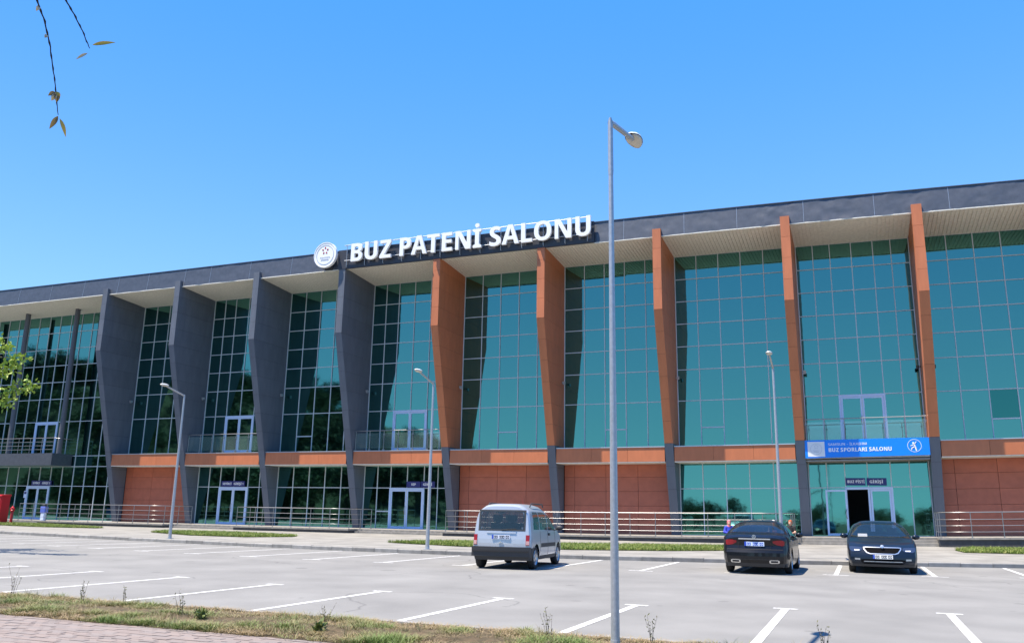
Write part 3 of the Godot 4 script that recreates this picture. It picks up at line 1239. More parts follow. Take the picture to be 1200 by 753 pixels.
func build_platform() -> void:
	var pf := setting("entrance_platform", Vector3(-24, 0, 0))
	var o := pf.position
	var segs := [[-84.0, -64.6], [-56.4, -44.4], [-38.4, -29.5], [-23.0, -3.2], [3.38, 20.0]]
	var b := mb(o, true)
	run_box(b, -84, 20, -0.1, FLOOR - 0.002, 0.06, 3.05)
	part(b, "floor_slab", M.step, pf)
	for s in segs:
		b = mb(o, true)
		run_box(b, s[0], s[1], -0.2, FLOOR - 0.09, 3.05, 4.46)
		part(b, "plinth", M.plinth, pf)
		var x: float = s[0]
		while x < s[1] - 0.05:
			var e := minf(x + 1.5, s[1])
			b = mb(o, true)
			b.box(Vector3(x + 0.004, FLOOR - 0.09, 3.05), Vector3(e - 0.004, FLOOR, 4.52))
			part(b, "coping_slab", M.step, pf)
			x = e
	for s in [[-44.4, -38.4], [-29.5, -23.0], [-3.2, 3.38]]:
		var st := setting("entrance_steps", Vector3((s[0] + s[1]) / 2, 0, 3.5))
		for k in 3:
			b = mb(st.position, true)
			var top := FLOOR - 0.001 - 0.13 * k
			run_box(b, s[0] + 0.002, s[1] - 0.002, -0.25, top, 3.06 if k == 0 else 3.46 + 0.38 * (k - 1), 3.46 + 0.38 * k)
			part(b, "step", M.step, st)
	b = mb(o, true)   # ramp at the far end of the platform
	b.prism([Vector3(-64.6, 0.1, 3.05), Vector3(-64.6, FLOOR - 0.003, 3.05), Vector3(-56.4, FLOOR - 0.003, 3.05), Vector3(-56.4, 0.1, 3.05)], Vector3(0, 0, 0.6))
	part(b, "ramp", M.concrete, pf)
	railing(-58.6, -44.5, 4.3, "steel railing on the platform beside the red cabinet", false, true)
	railing(-38.3, -29.6, 4.3, "steel railing on the platform between two slate fins and their glass bay", true, true)
	railing(-22.9, -3.3, 4.3, "longest steel railing on the platform behind the silver van", true, true)
	railing(3.5, 19.5, 4.3, "steel railing on the platform past the blue banner", true, false)


# ---------------------------------------------------------------- street lamps

func street_lamp(base: Vector3, height: float, r0: float, r1: float, toward: float, label: String) -> void:
	# toward: +1 the arm reaches over the car park to the near side, -1 to the far side
	var t := thing("street_lamp", label, "street lamp", base, 0.0, "street lamps round the car park")
	var b := mb()
	b.tube([Vector3(0, 0, 0), Vector3(0, height * 0.5, 0), Vector3(0, height, 0)], [r0, (r0 + r1) / 2, r1], 16)
	part(b, "pole", M.galv, t)
	b = mb()
	b.lathe([[0.0, 0.0], [0.0, 0.17], [0.02, 0.17], [0.02, r0 + 0.01], [0.12, r0 + 0.004], [0.12, 0.0]], Vector3.ZERO, Vector3.UP, 16)
	part(b, "base_plate", M.galv, t)
	var z := toward
	var ra := 0.038
	b = mb()
	b.tube([Vector3(0, height - 0.75, 0), Vector3(0, height - 0.70, 0), Vector3(0, height - 0.05, 0), Vector3(0, height + 0.03, 0)], [r1 + 0.004, r1 + 0.007, r1 + 0.005, r1 * 0.6], 14)
	b.tube([Vector3(0, height - 0.04, 0), Vector3(0, height + 0.0, 0.12 * z), Vector3(0, height + 0.25, 1.16 * z)], [ra, ra, ra * 0.9], 10)
	part(b, "arm", M.galv, t)
	var head := joint("lamp_head", t)
	var c := Vector3(0, height + 0.27, 1.30 * z)
	b = mb()
	var rows := []
	for i in 9:      # an upper shell, egg-shaped along the arm
		var a := PI * i / 8
		var row := []
		for k in 17:
			var p := PI * k / 16
			var taper := 1.0 + 0.25 * cos(a)
			row.append(c + Vector3(-cos(p) * sin(a) * 0.115 * taper, 0.02 + sin(p) * sin(a) * 0.065, cos(a) * -0.25 * z))
		rows.append(row)
	b.grid(rows)
	part(b, "shell", M.lamp_shell, head)
	b = mb()
	rows = []
	for i in 9:
		var a := PI * i / 8
		var row := []
		for k in 17:
			var p := PI * k / 16
			var taper := 1.0 + 0.25 * cos(a)
			row.append(c + Vector3(cos(p) * sin(a) * 0.108 * taper, 0.012 - sin(p) * sin(a) * 0.055, cos(a) * -0.235 * z))
		rows.append(row)
	b.grid(rows)
	part(b, "diffuser", M.lamp_glass, head)


func build_lamps() -> void:
	street_lamp(Vector3(-2.62, 0.02, 40.85), 6.38, 0.05, 0.027, -1.0, "tall grey street lamp in the verge in front of the hall, nearest of all")
	street_lamp(Vector3(-28.95, 0.13, 19.97), 6.5, 0.075, 0.038, 1.0, "grey street lamp on the pavement in front of the slate fins")
	street_lamp(Vector3(-15.2, 0.13, 21.3), 6.3, 0.075, 0.038, 1.0, "grey street lamp on the pavement beside the silver van")
	street_lamp(Vector3(-2.62, 0.15, 18.6), 6.75, 0.07, 0.038, 1.0, "grey street lamp on the pavement behind the black saloon car")


# ---------------------------------------------------------------- cars

func car_z(spec: Dictionary, d: float, x: float, y: float) -> float:
	# d metres behind the nose; nose and tail bow in plan, the tail may lean forward
	var L: float = spec.L
	var q: float = x / (spec.W * 0.5)
	var z := L / 2 - d
	z -= spec.bow_f * q * q * clampf(1.0 - d / 1.1, 0.0, 1.0)
	z += spec.bow_r * q * q * clampf(1.0 - (L - d) / 0.9, 0.0, 1.0)
	z += spec.lean * maxf(0.0, y - 0.75) * clampf(1.0 - (L - d) / 1.2, 0.0, 1.0)
	z -= smooth_key(spec.prof_f, y, 0.03) * clampf(1.0 - d / 0.5, 0.0, 1.0)
	z += smooth_key(spec.prof_r, y, 0.03) * clampf(1.0 - (L - d) / 0.5, 0.0, 1.0)
	z -= spec.rake * maxf(0.0, y - 0.45) * clampf(1.0 - d / 0.6, 0.0, 1.0)
	return z


func car_section(spec: Dictionary, d: float) -> Array:
	var tp: float = smooth_key(spec.top, d, 0.09)
	var be: float = minf(smooth_key(spec.belt, d, 0.09), tp - 0.02)
	var hw: float = smooth_key(spec.hw, d, 0.05)
	var yb: float = spec.yb
	for wd in spec.wheels:
		var q: float = (d - wd) / (spec.wr + 0.055)
		if absf(q) < 1.0:
			yb = maxf(yb, spec.wr + (spec.wr + 0.055) * sqrt(1.0 - q * q))
	yb = minf(yb, be - 0.06)
	var half := []
	for k in 8:
		var t := k / 7.0
		var y := lerpf(yb, be, t)
		var tuck := 1.0 - 0.07 * clampf((0.42 - y) / 0.25, 0.0, 1.0) - 0.03 * clampf((y - 0.7) / 0.35, 0.0, 1.0)
		half.append(Vector2(hw * tuck, y))
	var w0: float = half[-1].x
	var n: float = spec.n
	for q in [0.05, 0.15, 0.3, 0.45, 0.6, 0.70, 0.78]:
		half.append(Vector2(pow(1.0 - pow(q, n), 1.0 / n), q))
	for xf in [0.70, 0.62, 0.52, 0.40, 0.27, 0.14, 0.0]:
		half.append(Vector2(xf, pow(1.0 - pow(xf, n), 1.0 / n)))
	for k in range(8, half.size()):
		var y: float = be + (tp - be) * half[k].y
		half[k] = Vector2(w0 * half[k].x * (1.0 - spec.tum * (y - be)), y)
	return half


func car_shell(t: Node3D, spec: Dictionary, paint: Material) -> void:
	var st := []
	var d := 0.0
	while d < spec.L:
		st.append(d)
		d += 0.012 if d < 0.08 or d > spec.L - 0.1 else 0.035
	st.append(spec.L)
	var P := []
	for dd in st:
		var half := car_section(spec, dd)
		var row := []
		for p in half:
			row.append(Vector3(p.x, p.y, car_z(spec, dd, p.x, p.y)))
		for k in range(half.size() - 2, -1, -1):
			row.append(Vector3(-half[k].x, half[k].y, car_z(spec, dd, half[k].x, half[k].y)))
		P.append(row)
	var rn := P.size()
	var cn: int = P[0].size()
	var N := []
	for i in rn:
		var row := []
		for j in cn:
			var du: Vector3 = P[i][mini(j + 1, cn - 1)] - P[i][maxi(j - 1, 0)]
			var dv: Vector3 = P[mini(i + 1, rn - 1)][j] - P[maxi(i - 1, 0)][j]
			row.append(dv.cross(du).normalized())
		N.append(row)
	var bins := {}
	for i in rn - 1:
		for j in cn - 1:
			var key: String = car_face(spec, (st[i] + st[i + 1]) / 2, (P[i][j] + P[i + 1][j + 1]) / 2, mini(j, cn - 2 - j), j < cn / 2)
			if not bins.has(key):
				bins[key] = mb()
			var b: MB = bins[key]
			b.put(P[i][j], P[i + 1][j + 1], P[i][j + 1], N[i][j], N[i + 1][j + 1], N[i][j + 1])
			b.put(P[i][j], P[i + 1][j], P[i + 1][j + 1], N[i][j], N[i + 1][j], N[i + 1][j + 1])
	for e in [0, rn - 1]:      # nose and tail faces
		for j in cn / 2:
			var a: Vector3 = P[e][j]
			var c: Vector3 = P[e][j + 1]
			var a2: Vector3 = P[e][cn - 1 - j]
			var c2: Vector3 = P[e][cn - 2 - j]
			var low := (a.y + c.y) / 2
			var key := "trim" if low < (spec.trim_f if e == 0 else spec.trim_r) else "body"
			if not bins.has(key):
				bins[key] = mb()
			# the face follows the bow of the plan
			var m := 16
			for k in m:
				var f0 := float(k) / m
				var f1 := float(k + 1) / m
				var dd: float = st[e]
				var q := [a.lerp(a2, f0), a.lerp(a2, f1), c.lerp(c2, f1), c.lerp(c2, f0)]
				var mid: Vector3 = (q[0] + q[2]) / 2
				if e and spec.has("cut") and absf(mid.x) < spec.cut[0] and mid.y > spec.cut[1] and mid.y < spec.cut[2]:
					continue
				for z in 4:
					q[z].z = car_z(spec, dd, q[z].x, q[z].y)
				if e == 0:
					bins[key].quad(q[1], q[0], q[3], q[2])
				else:
					bins[key].quad(q[0], q[1], q[2], q[3])
	for key in bins:
		var m: Material = paint
		var called: String = key
		if key == "trim":
			m = M.trim
			called = "lower_trim"
		elif key != "body":
			m = spec.glass
			called = key.trim_suffix("_l").trim_suffix("_r").rstrip("0123456789").trim_suffix("_")
		part(bins[key], called, m, t)
	# floor and wheel housings
	var u := mb()
	u.box(Vector3(-spec.W * 0.44, spec.yb + 0.01, -spec.L / 2 + 0.25), Vector3(spec.W * 0.44, spec.yb + 0.1, spec.L / 2 - 0.25))
	for wd in spec.wheels:
		var z: float = spec.L / 2 - wd
		for s in [-1.0, 1.0]:
			u.box(Vector3(s * spec.W * 0.30 - 0.1, spec.yb + 0.1, z - 0.4), Vector3(s * spec.W * 0.30 + 0.1, 0.8, z + 0.4))
	part(u, "underbody", M.rubber, t)


func car_face(spec: Dictionary, d: float, p: Vector3, j: int, right_side: bool) -> String:
	var side := "_r" if right_side else "_l"
	if j >= 8 and j < 14:
		var w: Array = spec.windows
		for k in w.size():
			var q: Array = w[k]
			var lo: float = q[0] + q[2] * (p.y - 1.0)
			var hi: float = q[1] + q[3] * (p.y - 1.0)
			if d > lo and d < hi and j < int(q[4]):
				return "side_window%d%s" % [k, side]
	if j >= 14:
		if d > spec.ws[0] and d < spec.ws[1]:
			return "windscreen"
		if d > spec.rw[0] and d < spec.rw[1]:
			return "rear_window"
	if p.y < spec.sill or (p.y < spec.trim_f and d < 0.25) or (p.y < spec.trim_r and d > spec.L - spec.trim_len):
		return "trim"
	for s in spec.get("strips", []):
		if d > s[0] and d < s[1] and p.y > s[2] and p.y < s[3]:
			return "trim"
	return "body"


func face_strip(spec: Dictionary, e: float, rows: Array, off: float, thick: float) -> MB:
	# a plate that follows the nose (e = 0) or tail (e = L): rows of [x, low, high]
	var b := mb()
	var s := 1.0 if e == 0.0 else -1.0
	for i in rows.size() - 1:
		var a: Array = rows[i]
		var c: Array = rows[i + 1]
		var n := maxi(1, int(absf(c[0] - a[0]) / 0.08))
		for k in n:
			var q := []
			for w in [[k, 1], [k + 1, 1], [k + 1, 2], [k, 2]]:
				var f: float = float(w[0]) / n
				var x := lerpf(a[0], c[0], f)
				var y := lerpf(a[w[1]], c[w[1]], f)
				q.append(Vector3(x, y, car_z(spec, e, x, y) + s * off))
			var t := Vector3(0, 0, -s * thick)
			if s > 0:
				b.hexa([q[0], q[1], q[2], q[3], q[0] + t, q[1] + t, q[2] + t, q[3] + t])
			else:
				b.hexa([q[1], q[0], q[3], q[2], q[1] + t, q[0] + t, q[3] + t, q[2] + t])
	return b


func wheel(t: Node3D, at: Vector3, r: float, s: float, spokes: int) -> void:
	var w := joint("wheel", t)
	var ax := Vector3(s, 0, 0)
	var b := mb()
	var k := r / 0.33
	b.lathe([[-0.2, 0.0], [-0.2, r - 0.05], [-0.18, r - 0.012], [-0.14, r], [-0.05, r], [-0.012, r - 0.014], [0.0, r - 0.06], [-0.012, r * 0.66], [-0.06, r * 0.64]], at, ax, 28)
	part(b, "tyre", M.rubber, w)
	b = mb()
	b.lathe([[-0.012, r * 0.66], [-0.004, r * 0.645], [-0.03, r * 0.60], [-0.055, r * 0.56]], at, ax, 28)
	b.lathe([[-0.07, r * 0.6], [-0.069, 0.0]], at, ax, 24)
	b.lathe([[-0.05, 0.075 * k], [-0.018, 0.06 * k], [-0.012, 0.0]], at, ax, 14)
	for i in spokes:
		var a := TAU * i / spokes
		var dir := Vector3(0, cos(a), sin(a))
		var sd := Vector3(0, -sin(a), cos(a)) * 0.032 * k
		var p: Vector3 = at + ax * -0.022 + dir * 0.05 * k
		var q: Vector3 = at + ax * -0.016 + dir * r * 0.61
		b.prism([p - sd, q - sd * 0.8, q + sd * 0.8, p + sd], ax * -0.03)
	part(b, "rim", M.rim, w)


func seat(t: Node3D, at: Vector3, m: Material, s := 1.0) -> void:
	var b := mb()
	b.hexa([at + Vector3(-0.24, 0.1, 0.28 * s), at + Vector3(0.24, 0.1, 0.28 * s), at + Vector3(0.21, 0.68, 0.0), at + Vector3(-0.21, 0.68, 0.0), at + Vector3(-0.24, 0.1, 0.14 * s), at + Vector3(0.24, 0.1, 0.14 * s), at + Vector3(0.2, 0.68, -0.1 * s), at + Vector3(-0.2, 0.68, -0.1 * s)])
	b.box(at + Vector3(-0.25, -0.05, 0.1), at + Vector3(0.25, 0.12, 0.62))
	b.soft_box(at + Vector3(-0.13, 0.71, -0.10), at + Vector3(0.13, 0.90, 0.0), 0.03)
	b.box(at + Vector3(-0.06, 0.66, -0.07), at + Vector3(0.06, 0.72, -0.03))
	part(b, "seat", m, t)


func plate(t: Node3D, spec: Dictionary, e: float, y: float, left_blue: bool, base: Material, dark: Material) -> void:
	var s := 1.0 if e == 0.0 else -1.0
	var pl := joint("number_plate", t)
	var z: float = car_z(spec, e, 0.0, y) + s * 0.012
	var b := mb()
	b.box(Vector3(-0.26, y - 0.055, minf(z, z + s * 0.02)), Vector3(0.26, y + 0.055, maxf(z, z + s * 0.02)))
	part(b, "plate_sheet", base, pl)
	var zo := z + s * 0.021
	b = mb()
	b.box(Vector3(-s * 0.26 if s < 0 else -0.26, y - 0.055, minf(zo, zo + s * 0.002)), Vector3(-s * 0.21 if s < 0 else -0.21, y + 0.055, maxf(zo, zo + s * 0.002))) if s > 0 else b.box(Vector3(0.21, y - 0.055, zo - 0.002), Vector3(0.26, y + 0.055, zo))
	part(b, "blue_band", M.plate_blue, pl)
	for k in [[-0.17, 0.045], [-0.115, 0.045], [-0.02, 0.04], [0.035, 0.05], [0.085, 0.04], [0.16, 0.045], [0.215, 0.04]]:
		b = mb()
		var x: float = k[0] * s
		b.box(Vector3(x - k[1] / 2, y - 0.036, minf(zo, zo + s * 0.002)), Vector3(x + k[1] / 2, y + 0.036, maxf(zo, zo + s * 0.002)))
		var hole := mb()
		hole.box(Vector3(x - 0.008, y - 0.02, minf(zo + s * 0.002, zo + s * 0.003)), Vector3(x + 0.012, y + 0.012, maxf(zo + s * 0.002, zo + s * 0.003)))
		part(b, "character", dark, pl)
		part(hole, "character", base, pl)


func mirror_part(t: Node3D, at: Vector3, s: float, m: Material) -> void:
	var b := mb()
	b.tube([at, at + Vector3(s * 0.09, 0.03, 0)], [0.025, 0.02], 6)
	var c := at + Vector3(s * 0.17, 0.06, 0)
	var rows := []
	for i in 7:
		var a := PI * i / 6
		var row := []
		for k in 13:
			var p := TAU * k / 12
			row.append(c + Vector3(-cos(a) * 0.11, cos(p) * sin(a) * 0.075, -sin(p) * sin(a) * 0.06))
		rows.append(row)
	b.grid(rows)
	part(b, "wing_mirror", m, t)


func build_cars() -> void:
	# silver passenger van, seen from behind and from its right side
	var v := {"L": 4.11, "W": 1.72, "yb": 0.24, "bow_f": 0.16, "bow_r": 0.05, "lean": 0.13, "rake": 0.35, "wheels": [0.82, 3.51], "wr": 0.31, "n": 4.2, "tum": 0.13, "prof_f": [[0.2, 0.0], [1.0, 0.0]], "prof_r": [[0.25, 0.05], [0.4, 0.0], [1.0, 0.0], [1.7, 0.02]], "sill": 0.30, "trim_f": 0.45, "trim_r": 0.62, "trim_len": 0.42,
		"top": [[0, 0.66], [0.06, 0.76], [0.3, 0.90], [0.85, 1.02], [1.0, 1.07], [1.72, 1.62], [2.1, 1.73], [2.6, 1.765], [3.6, 1.765], [3.95, 1.745], [4.05, 1.72], [4.11, 1.67]],
		"belt": [[0, 0.52], [0.3, 0.78], [0.9, 0.94], [1.3, 1.0], [4.11, 1.03]],
		"hw": [[0, 0.70], [0.1, 0.78], [0.4, 0.85], [0.8, 0.86], [3.8, 0.86], [4.0, 0.85], [4.07, 0.825], [4.11, 0.78]],
		"windows": [[1.36, 2.12, -0.85, 0.0, 13], [2.20, 3.02, 0.0, 0.0, 13], [3.10, 3.80, 0.0, -0.12, 13]], "ws": [1.02, 1.68], "rw": [9.0, 9.1], "glass": M.car_glass,
		"strips": [[1.25, 3.0, 0.60, 0.70], [1.27, 1.30, 0.36, 1.0], [2.14, 2.17, 0.36, 1.0], [3.04, 3.07, 0.5, 1.0]], "cut": [0.62, 1.06, 1.56]}
	var c := thing("parked_car", "silver passenger van with dark bumper parked nose to the hall", "car", Vector3(-9.44, 0, 26.35), PI + 0.10, "cars in the car park")
	var silver := car_paint(0.50, 0.52, 0.56, 0.45, 0.32)
	car_shell(c, v, silver)
	for p in [[1, 0.82], [-1, 0.82], [1, 3.51], [-1, 3.51]]:
		wheel(c, Vector3(p[0] * 0.845, 0.31, 4.11 / 2 - p[1]), 0.31, p[0], 6)
	part(face_strip(v, 4.11, [[-0.64, 1.06, 1.55], [0.64, 1.06, 1.55]], 0.006, 0.006), "rear_window", M.car_glass, c)
	for q in [[[-0.68, 1.02, 1.59], [-0.62, 1.02, 1.59]], [[0.62, 1.02, 1.59], [0.68, 1.02, 1.59]], [[-0.62, 1.02, 1.075], [0.62, 1.02, 1.075]], [[-0.62, 1.53, 1.59], [0.62, 1.53, 1.59]]]:
		part(face_strip(v, 4.11, q, 0.004, 0.012), "window_seal", M.trim, c)
	part(face_strip(v, 4.11, [[-0.84, 0.34, 0.60], [0.84, 0.34, 0.60]], 0.07, 0.09), "rear_bumper", M.trim, c)
	part(face_strip(v, 4.11, [[-0.80, 0.47, 0.50], [0.80, 0.47, 0.50]], 0.078, 0.02), "bumper_groove", M.rubber, c)
	for s in [-1, 1]:
		part(face_strip(v, 4.11, [[s * 0.80, 0.64, 0.92], [s * 0.70, 0.64, 0.92]] if s < 0 else [[0.70, 0.64, 0.92], [0.80, 0.64, 0.92]], 0.012, 0.12), "tail_light", M.tail_red, c)
		part(face_strip(v, 4.11, [[s * 0.80, 0.66, 0.76], [s * 0.71, 0.66, 0.76]] if s < 0 else [[0.71, 0.66, 0.76], [0.80, 0.66, 0.76]], 0.016, 0.02), "reversing_light", M.tail_clear, c)
		mirror_part(c, Vector3(s * 0.84, 1.03, 4.11 / 2 - 1.35), s, M.trim)
		var rr := mb()
		rr.tube([Vector3(s * 0.62, 1.68, 0.15), Vector3(s * 0.62, 1.77, 0.05), Vector3(s * 0.62, 1.775, -1.2), Vector3(s * 0.62, 1.68, -1.35)], [0.018, 0.018, 0.018, 0.018], 6)
		part(rr, "roof_rail", M.trim, c)
		var hd := mb()
		hd.box(Vector3(s * 0.86 - 0.02, 0.88, 4.11 / 2 - 2.12), Vector3(s * 0.86 + 0.02, 0.95, 4.11 / 2 - 2.0))
		part(hd, "door_handle", M.trim, c)
	part(face_strip(v, 4.11, [[-0.42, 0.96, 1.0], [0.42, 0.96, 1.0]], 0.022, 0.03), "tailgate_handle", silver, c)
	plate(c, v, 4.11, 0.86, true, M.plate, M.ink)
	var em := mb()
	em.prism([Vector3(-0.07, 0.70, -2.09), Vector3(0.0, 0.745, -2.09), Vector3(0.07, 0.70, -2.09), Vector3(0.0, 0.715, -2.09)], Vector3(0, 0, 0.03))
	part(em, "badge", M.chrome, c)
	var wp := mb()
	wp.tube([Vector3(0.0, 1.04, -2.03), Vector3(-0.2, 1.07, -2.035), Vector3(-0.42, 1.08, -2.03)], [0.012, 0.01, 0.008], 6)
	part(wp, "wiper", M.rubber, c)
	var an := mb()
	an.tube([Vector3(0, 1.765, 0.2), Vector3(0, 1.95, 0.05)], [0.008, 0.004], 5)
	part(an, "aerial", M.red_dark, c)
	for s in [-0.38, 0.38]:
		seat(c, Vector3(s, 0.55, 0.15), M.seat_pale)
	for s in [-0.45, 0.0, 0.45]:
		seat(c, Vector3(s, 0.55, -0.85), M.seat)

	# black saloon, seen from behind
	var m := {"L": 4.69, "W": 1.81, "yb": 0.20, "bow_f": 0.2, "bow_r": 0.16, "lean": 0.0, "rake": 0.2, "wheels": [0.80, 3.64], "wr": 0.325, "n": 4.0, "tum": 0.48, "prof_f": [[0.2, 0.0], [1.0, 0.0]], "prof_r": [[0.2, 0.12], [0.34, 0.02], [0.5, 0.0], [0.62, 0.01], [0.68, 0.07], [0.80, 0.10], [0.94, 0.06], [1.05, 0.10]], "sill": 0.0, "trim_f": 0.30, "trim_r": 0.30, "trim_len": 0.35,
		"top": [[0, 0.62], [0.1, 0.74], [0.6, 0.86], [1.3, 0.97], [1.5, 1.03], [2.1, 1.36], [2.5, 1.435], [2.9, 1.44], [3.3, 1.40], [3.7, 1.26], [4.08, 1.09], [4.2, 1.07], [4.5, 1.05], [4.62, 1.02], [4.69, 0.96]],
		"belt": [[0, 0.52], [0.5, 0.75], [1.3, 0.90], [3.5, 0.95], [4.2, 0.95], [4.5, 0.93], [4.69, 0.84]],
		"hw": [[0, 0.70], [0.1, 0.80], [0.4, 0.87], [0.9, 0.905], [3.8, 0.905], [4.3, 0.885], [4.55, 0.84], [4.65, 0.79], [4.69, 0.74]],
		"windows": [[1.62, 2.45, -0.9, 0.0, 14], [2.53, 3.32, 0.0, 0.35, 14], [3.40, 3.62, 0.3, 0.9, 13]], "ws": [1.42, 2.12], "rw": [3.36, 4.02], "glass": M.car_glass_dark, "strips": [[1.40, 1.43, 0.36, 0.9], [2.48, 2.51, 0.36, 0.95], [3.34, 3.37, 0.5, 0.95]]}
	c = thing("parked_car", "black saloon car seen from behind, parked beside the entrance steps", "car", Vector3(-2.74, 0, 23.75), PI, "cars in the car park")
	var black := car_paint(0.006, 0.007, 0.010, 0.0, 0.3)
	car_shell(c, m, black)
	for p in [[1, 0.80], [-1, 0.80], [1, 3.64], [-1, 3.64]]:
		wheel(c, Vector3(p[0] * 0.89, 0.325, 4.69 / 2 - p[1]), 0.325, p[0], 10)
	for s in [-1, 1]:
		var lamp := [[0.48, 0.83, 0.88], [0.58, 0.78, 0.90], [0.72, 0.755, 0.905], [0.775, 0.775, 0.88]]
		if s < 0:
			lamp = [[-0.775, 0.775, 0.88], [-0.72, 0.755, 0.905], [-0.58, 0.78, 0.90], [-0.48, 0.83, 0.88]]
		part(face_strip(m, 4.69, lamp, 0.010, 0.12), "tail_light", M.tail_red, c)
		var ex := [[s * 0.38, 0.31, 0.37], [s * 0.42, 0.295, 0.385], [s * 0.60, 0.30, 0.385], [s * 0.64, 0.315, 0.37]]
		if s < 0:
			ex.reverse()
		part(face_strip(m, 4.69, ex, 0.014, 0.05), "exhaust_trim", M.chrome, c)
		var exi := [[s * 0.42, 0.318, 0.362], [s * 0.60, 0.32, 0.362]]
		if s < 0:
			exi.reverse()
		part(face_strip(m, 4.69, exi, 0.018, 0.05), "exhaust", M.rubber, c)
		mirror_part(c, Vector3(s * 0.82, 0.95, 4.69 / 2 - 1.62), s, black)
	part(face_strip(m, 4.69, [[-0.42, 0.915, 0.945], [0.42, 0.915, 0.945]], 0.022, 0.03), "chrome_strip", M.chrome, c)
	part(face_strip(m, 4.69, [[-0.66, 0.22, 0.40], [0.66, 0.22, 0.40]], 0.005, 0.02), "diffuser", M.trim, c)
	for q in [[[-0.74, 0.652, 0.662], [0.74, 0.652, 0.662]], [[-0.432, 0.66, 0.90], [-0.424, 0.66, 0.90]], [[0.424, 0.66, 0.90], [0.432, 0.66, 0.90]]]:
		part(face_strip(m, 4.69, q, 0.003, 0.004), "shut_line", M.rubber, c)
	plate(c, m, 4.69, 0.80, true, M.pale_blue, M.plate_blue)
	var star := mb()
	ring(star, Vector3(0, 0, 0), 0.04, 0.05, 0.012, 20)
	for k in 3:
		var a := PI / 2 + TAU * k / 3
		var u := Vector3(cos(a), sin(a), 0)
		var w := Vector3(-sin(a), cos(a), 0) * 0.012
		star.prism([-w, u * 0.042, w], Vector3(0, 0, 0.01))
	var so := part(star, "badge", M.chrome, c)
	so.position = Vector3(0, 0.992, -4.69 / 2 + 0.035)
	so.rotation.y = PI
	for s in [-0.40, 0.40]:
		seat(c, Vector3(s, 0.35, 0.0), M.trim)
	for s in [-0.42, 0.42]:
		seat(c, Vector3(s, 0.38, -0.85), M.trim)
	var pink_box := mb()  # a small pink block just inside the rear window
	pink_box.soft_box(Vector3(-0.52, 1.02, -1.30), Vector3(-0.40, 1.16, -1.22), 0.02)
	part(pink_box, "pink_block", mat(lin(0.75, 0.25, 0.35), 0.6), c)

	# dark blue-green saloon facing the camera
	var k := {"L": 4.86, "W": 1.864, "yb": 0.20, "bow_f": 0.17, "bow_r": 0.16, "lean": 0.0, "rake": 0.06, "wheels": [0.93, 3.77], "wr": 0.335, "n": 4.6, "tum": 0.46, "prof_f": [[0.2, 0.06], [0.3, 0.0], [0.45, 0.0], [0.55, 0.03], [0.75, 0.12]], "prof_r": [[0.2, 0.0], [1.0, 0.0]], "sill": 0.0, "trim_f": 0.24, "trim_r": 0.30, "trim_len": 0.3,
		"top": [[0, 0.715], [0.04, 0.755], [0.14, 0.79], [0.5, 0.875], [1.15, 0.965], [1.35, 1.03], [2.0, 1.37], [2.35, 1.45], [2.8, 1.468], [3.3, 1.44], [3.9, 1.28], [4.45, 1.08], [4.7, 1.03], [4.86, 0.95]],
		"belt": [[0, 0.64], [0.15, 0.71], [0.5, 0.81], [1.1, 0.90], [1.5, 0.92], [3.5, 0.97], [4.6, 0.96], [4.86, 0.86]],
		"hw": [[0, 0.84], [0.05, 0.878], [0.16, 0.905], [0.45, 0.925], [1.0, 0.932], [3.8, 0.932], [4.5, 0.90], [4.75, 0.84], [4.86, 0.76]],
		"windows": [[1.70, 2.50, -0.9, 0.0, 14], [2.58, 3.42, 0.0, 0.3, 14], [3.5, 3.75, 0.3, 0.8, 13]], "ws": [1.24, 2.08], "rw": [3.4, 4.35], "glass": M.car_glass}
	c = thing("parked_car", "dark blue-green saloon car facing the viewer below the blue banner", "car", Vector3(0.47, 0, 21.15), 0.015, "cars in the car park")
	var teal := car_paint(0.009, 0.016, 0.028, 0.2, 0.28)
	car_shell(c, k, teal)
	for p in [[1, 0.93], [-1, 0.93], [1, 3.77], [-1, 3.77]]:
		wheel(c, Vector3(p[0] * 0.915, 0.335, 4.86 / 2 - p[1]), 0.335, p[0], 5)
	var gr := joint("grille", c)
	part(face_strip(k, 0.0, [[-0.50, 0.68, 0.735], [-0.42, 0.575, 0.745], [-0.33, 0.545, 0.745], [0.33, 0.545, 0.745], [0.42, 0.575, 0.745], [0.50, 0.68, 0.735]], 0.012, 0.03), "grille_frame", M.chrome, gr)
	part(face_strip(k, 0.0, [[-0.47, 0.69, 0.715], [-0.40, 0.60, 0.722], [-0.32, 0.57, 0.722], [0.32, 0.57, 0.722], [0.40, 0.60, 0.722], [0.47, 0.69, 0.715]], 0.016, 0.03), "grille_mesh", M.black, gr)
	for i in 15:
		var x := -0.385 + i * 0.055
		part(face_strip(k, 0.0, [[x - 0.005, 0.61, 0.718], [x + 0.005, 0.61, 0.718]], 0.022, 0.01), "slat", M.black, gr)
	var bd := mb()
	bd.lathe([[0.0, 0.05], [0.014, 0.046], [0.018, 0.0]], Vector3(0, 0.755, 4.86 / 2 - 0.075), Vector3(0, 0.35, 0.94), 18)
	part(bd, "badge", M.chrome, c)
	for s in [-1, 1]:
		var hl := [[s * 0.53, 0.66, 0.72], [s * 0.60, 0.61, 0.735], [s * 0.80, 0.60, 0.745], [s * 0.865, 0.65, 0.74]]
		var dr := [[s * 0.60, 0.635, 0.66], [s * 0.74, 0.63, 0.665]]
		var fg := [[s * 0.60, 0.375, 0.42], [s * 0.74, 0.38, 0.425]]
		if s < 0:
			hl.reverse()
			dr.reverse()
			fg.reverse()
		part(face_strip(k, 0.0, hl, 0.010, 0.10), "headlight", M.lens, c)
		part(face_strip(k, 0.0, dr, 0.016, 0.02), "daytime_light", M.offwhite, c)
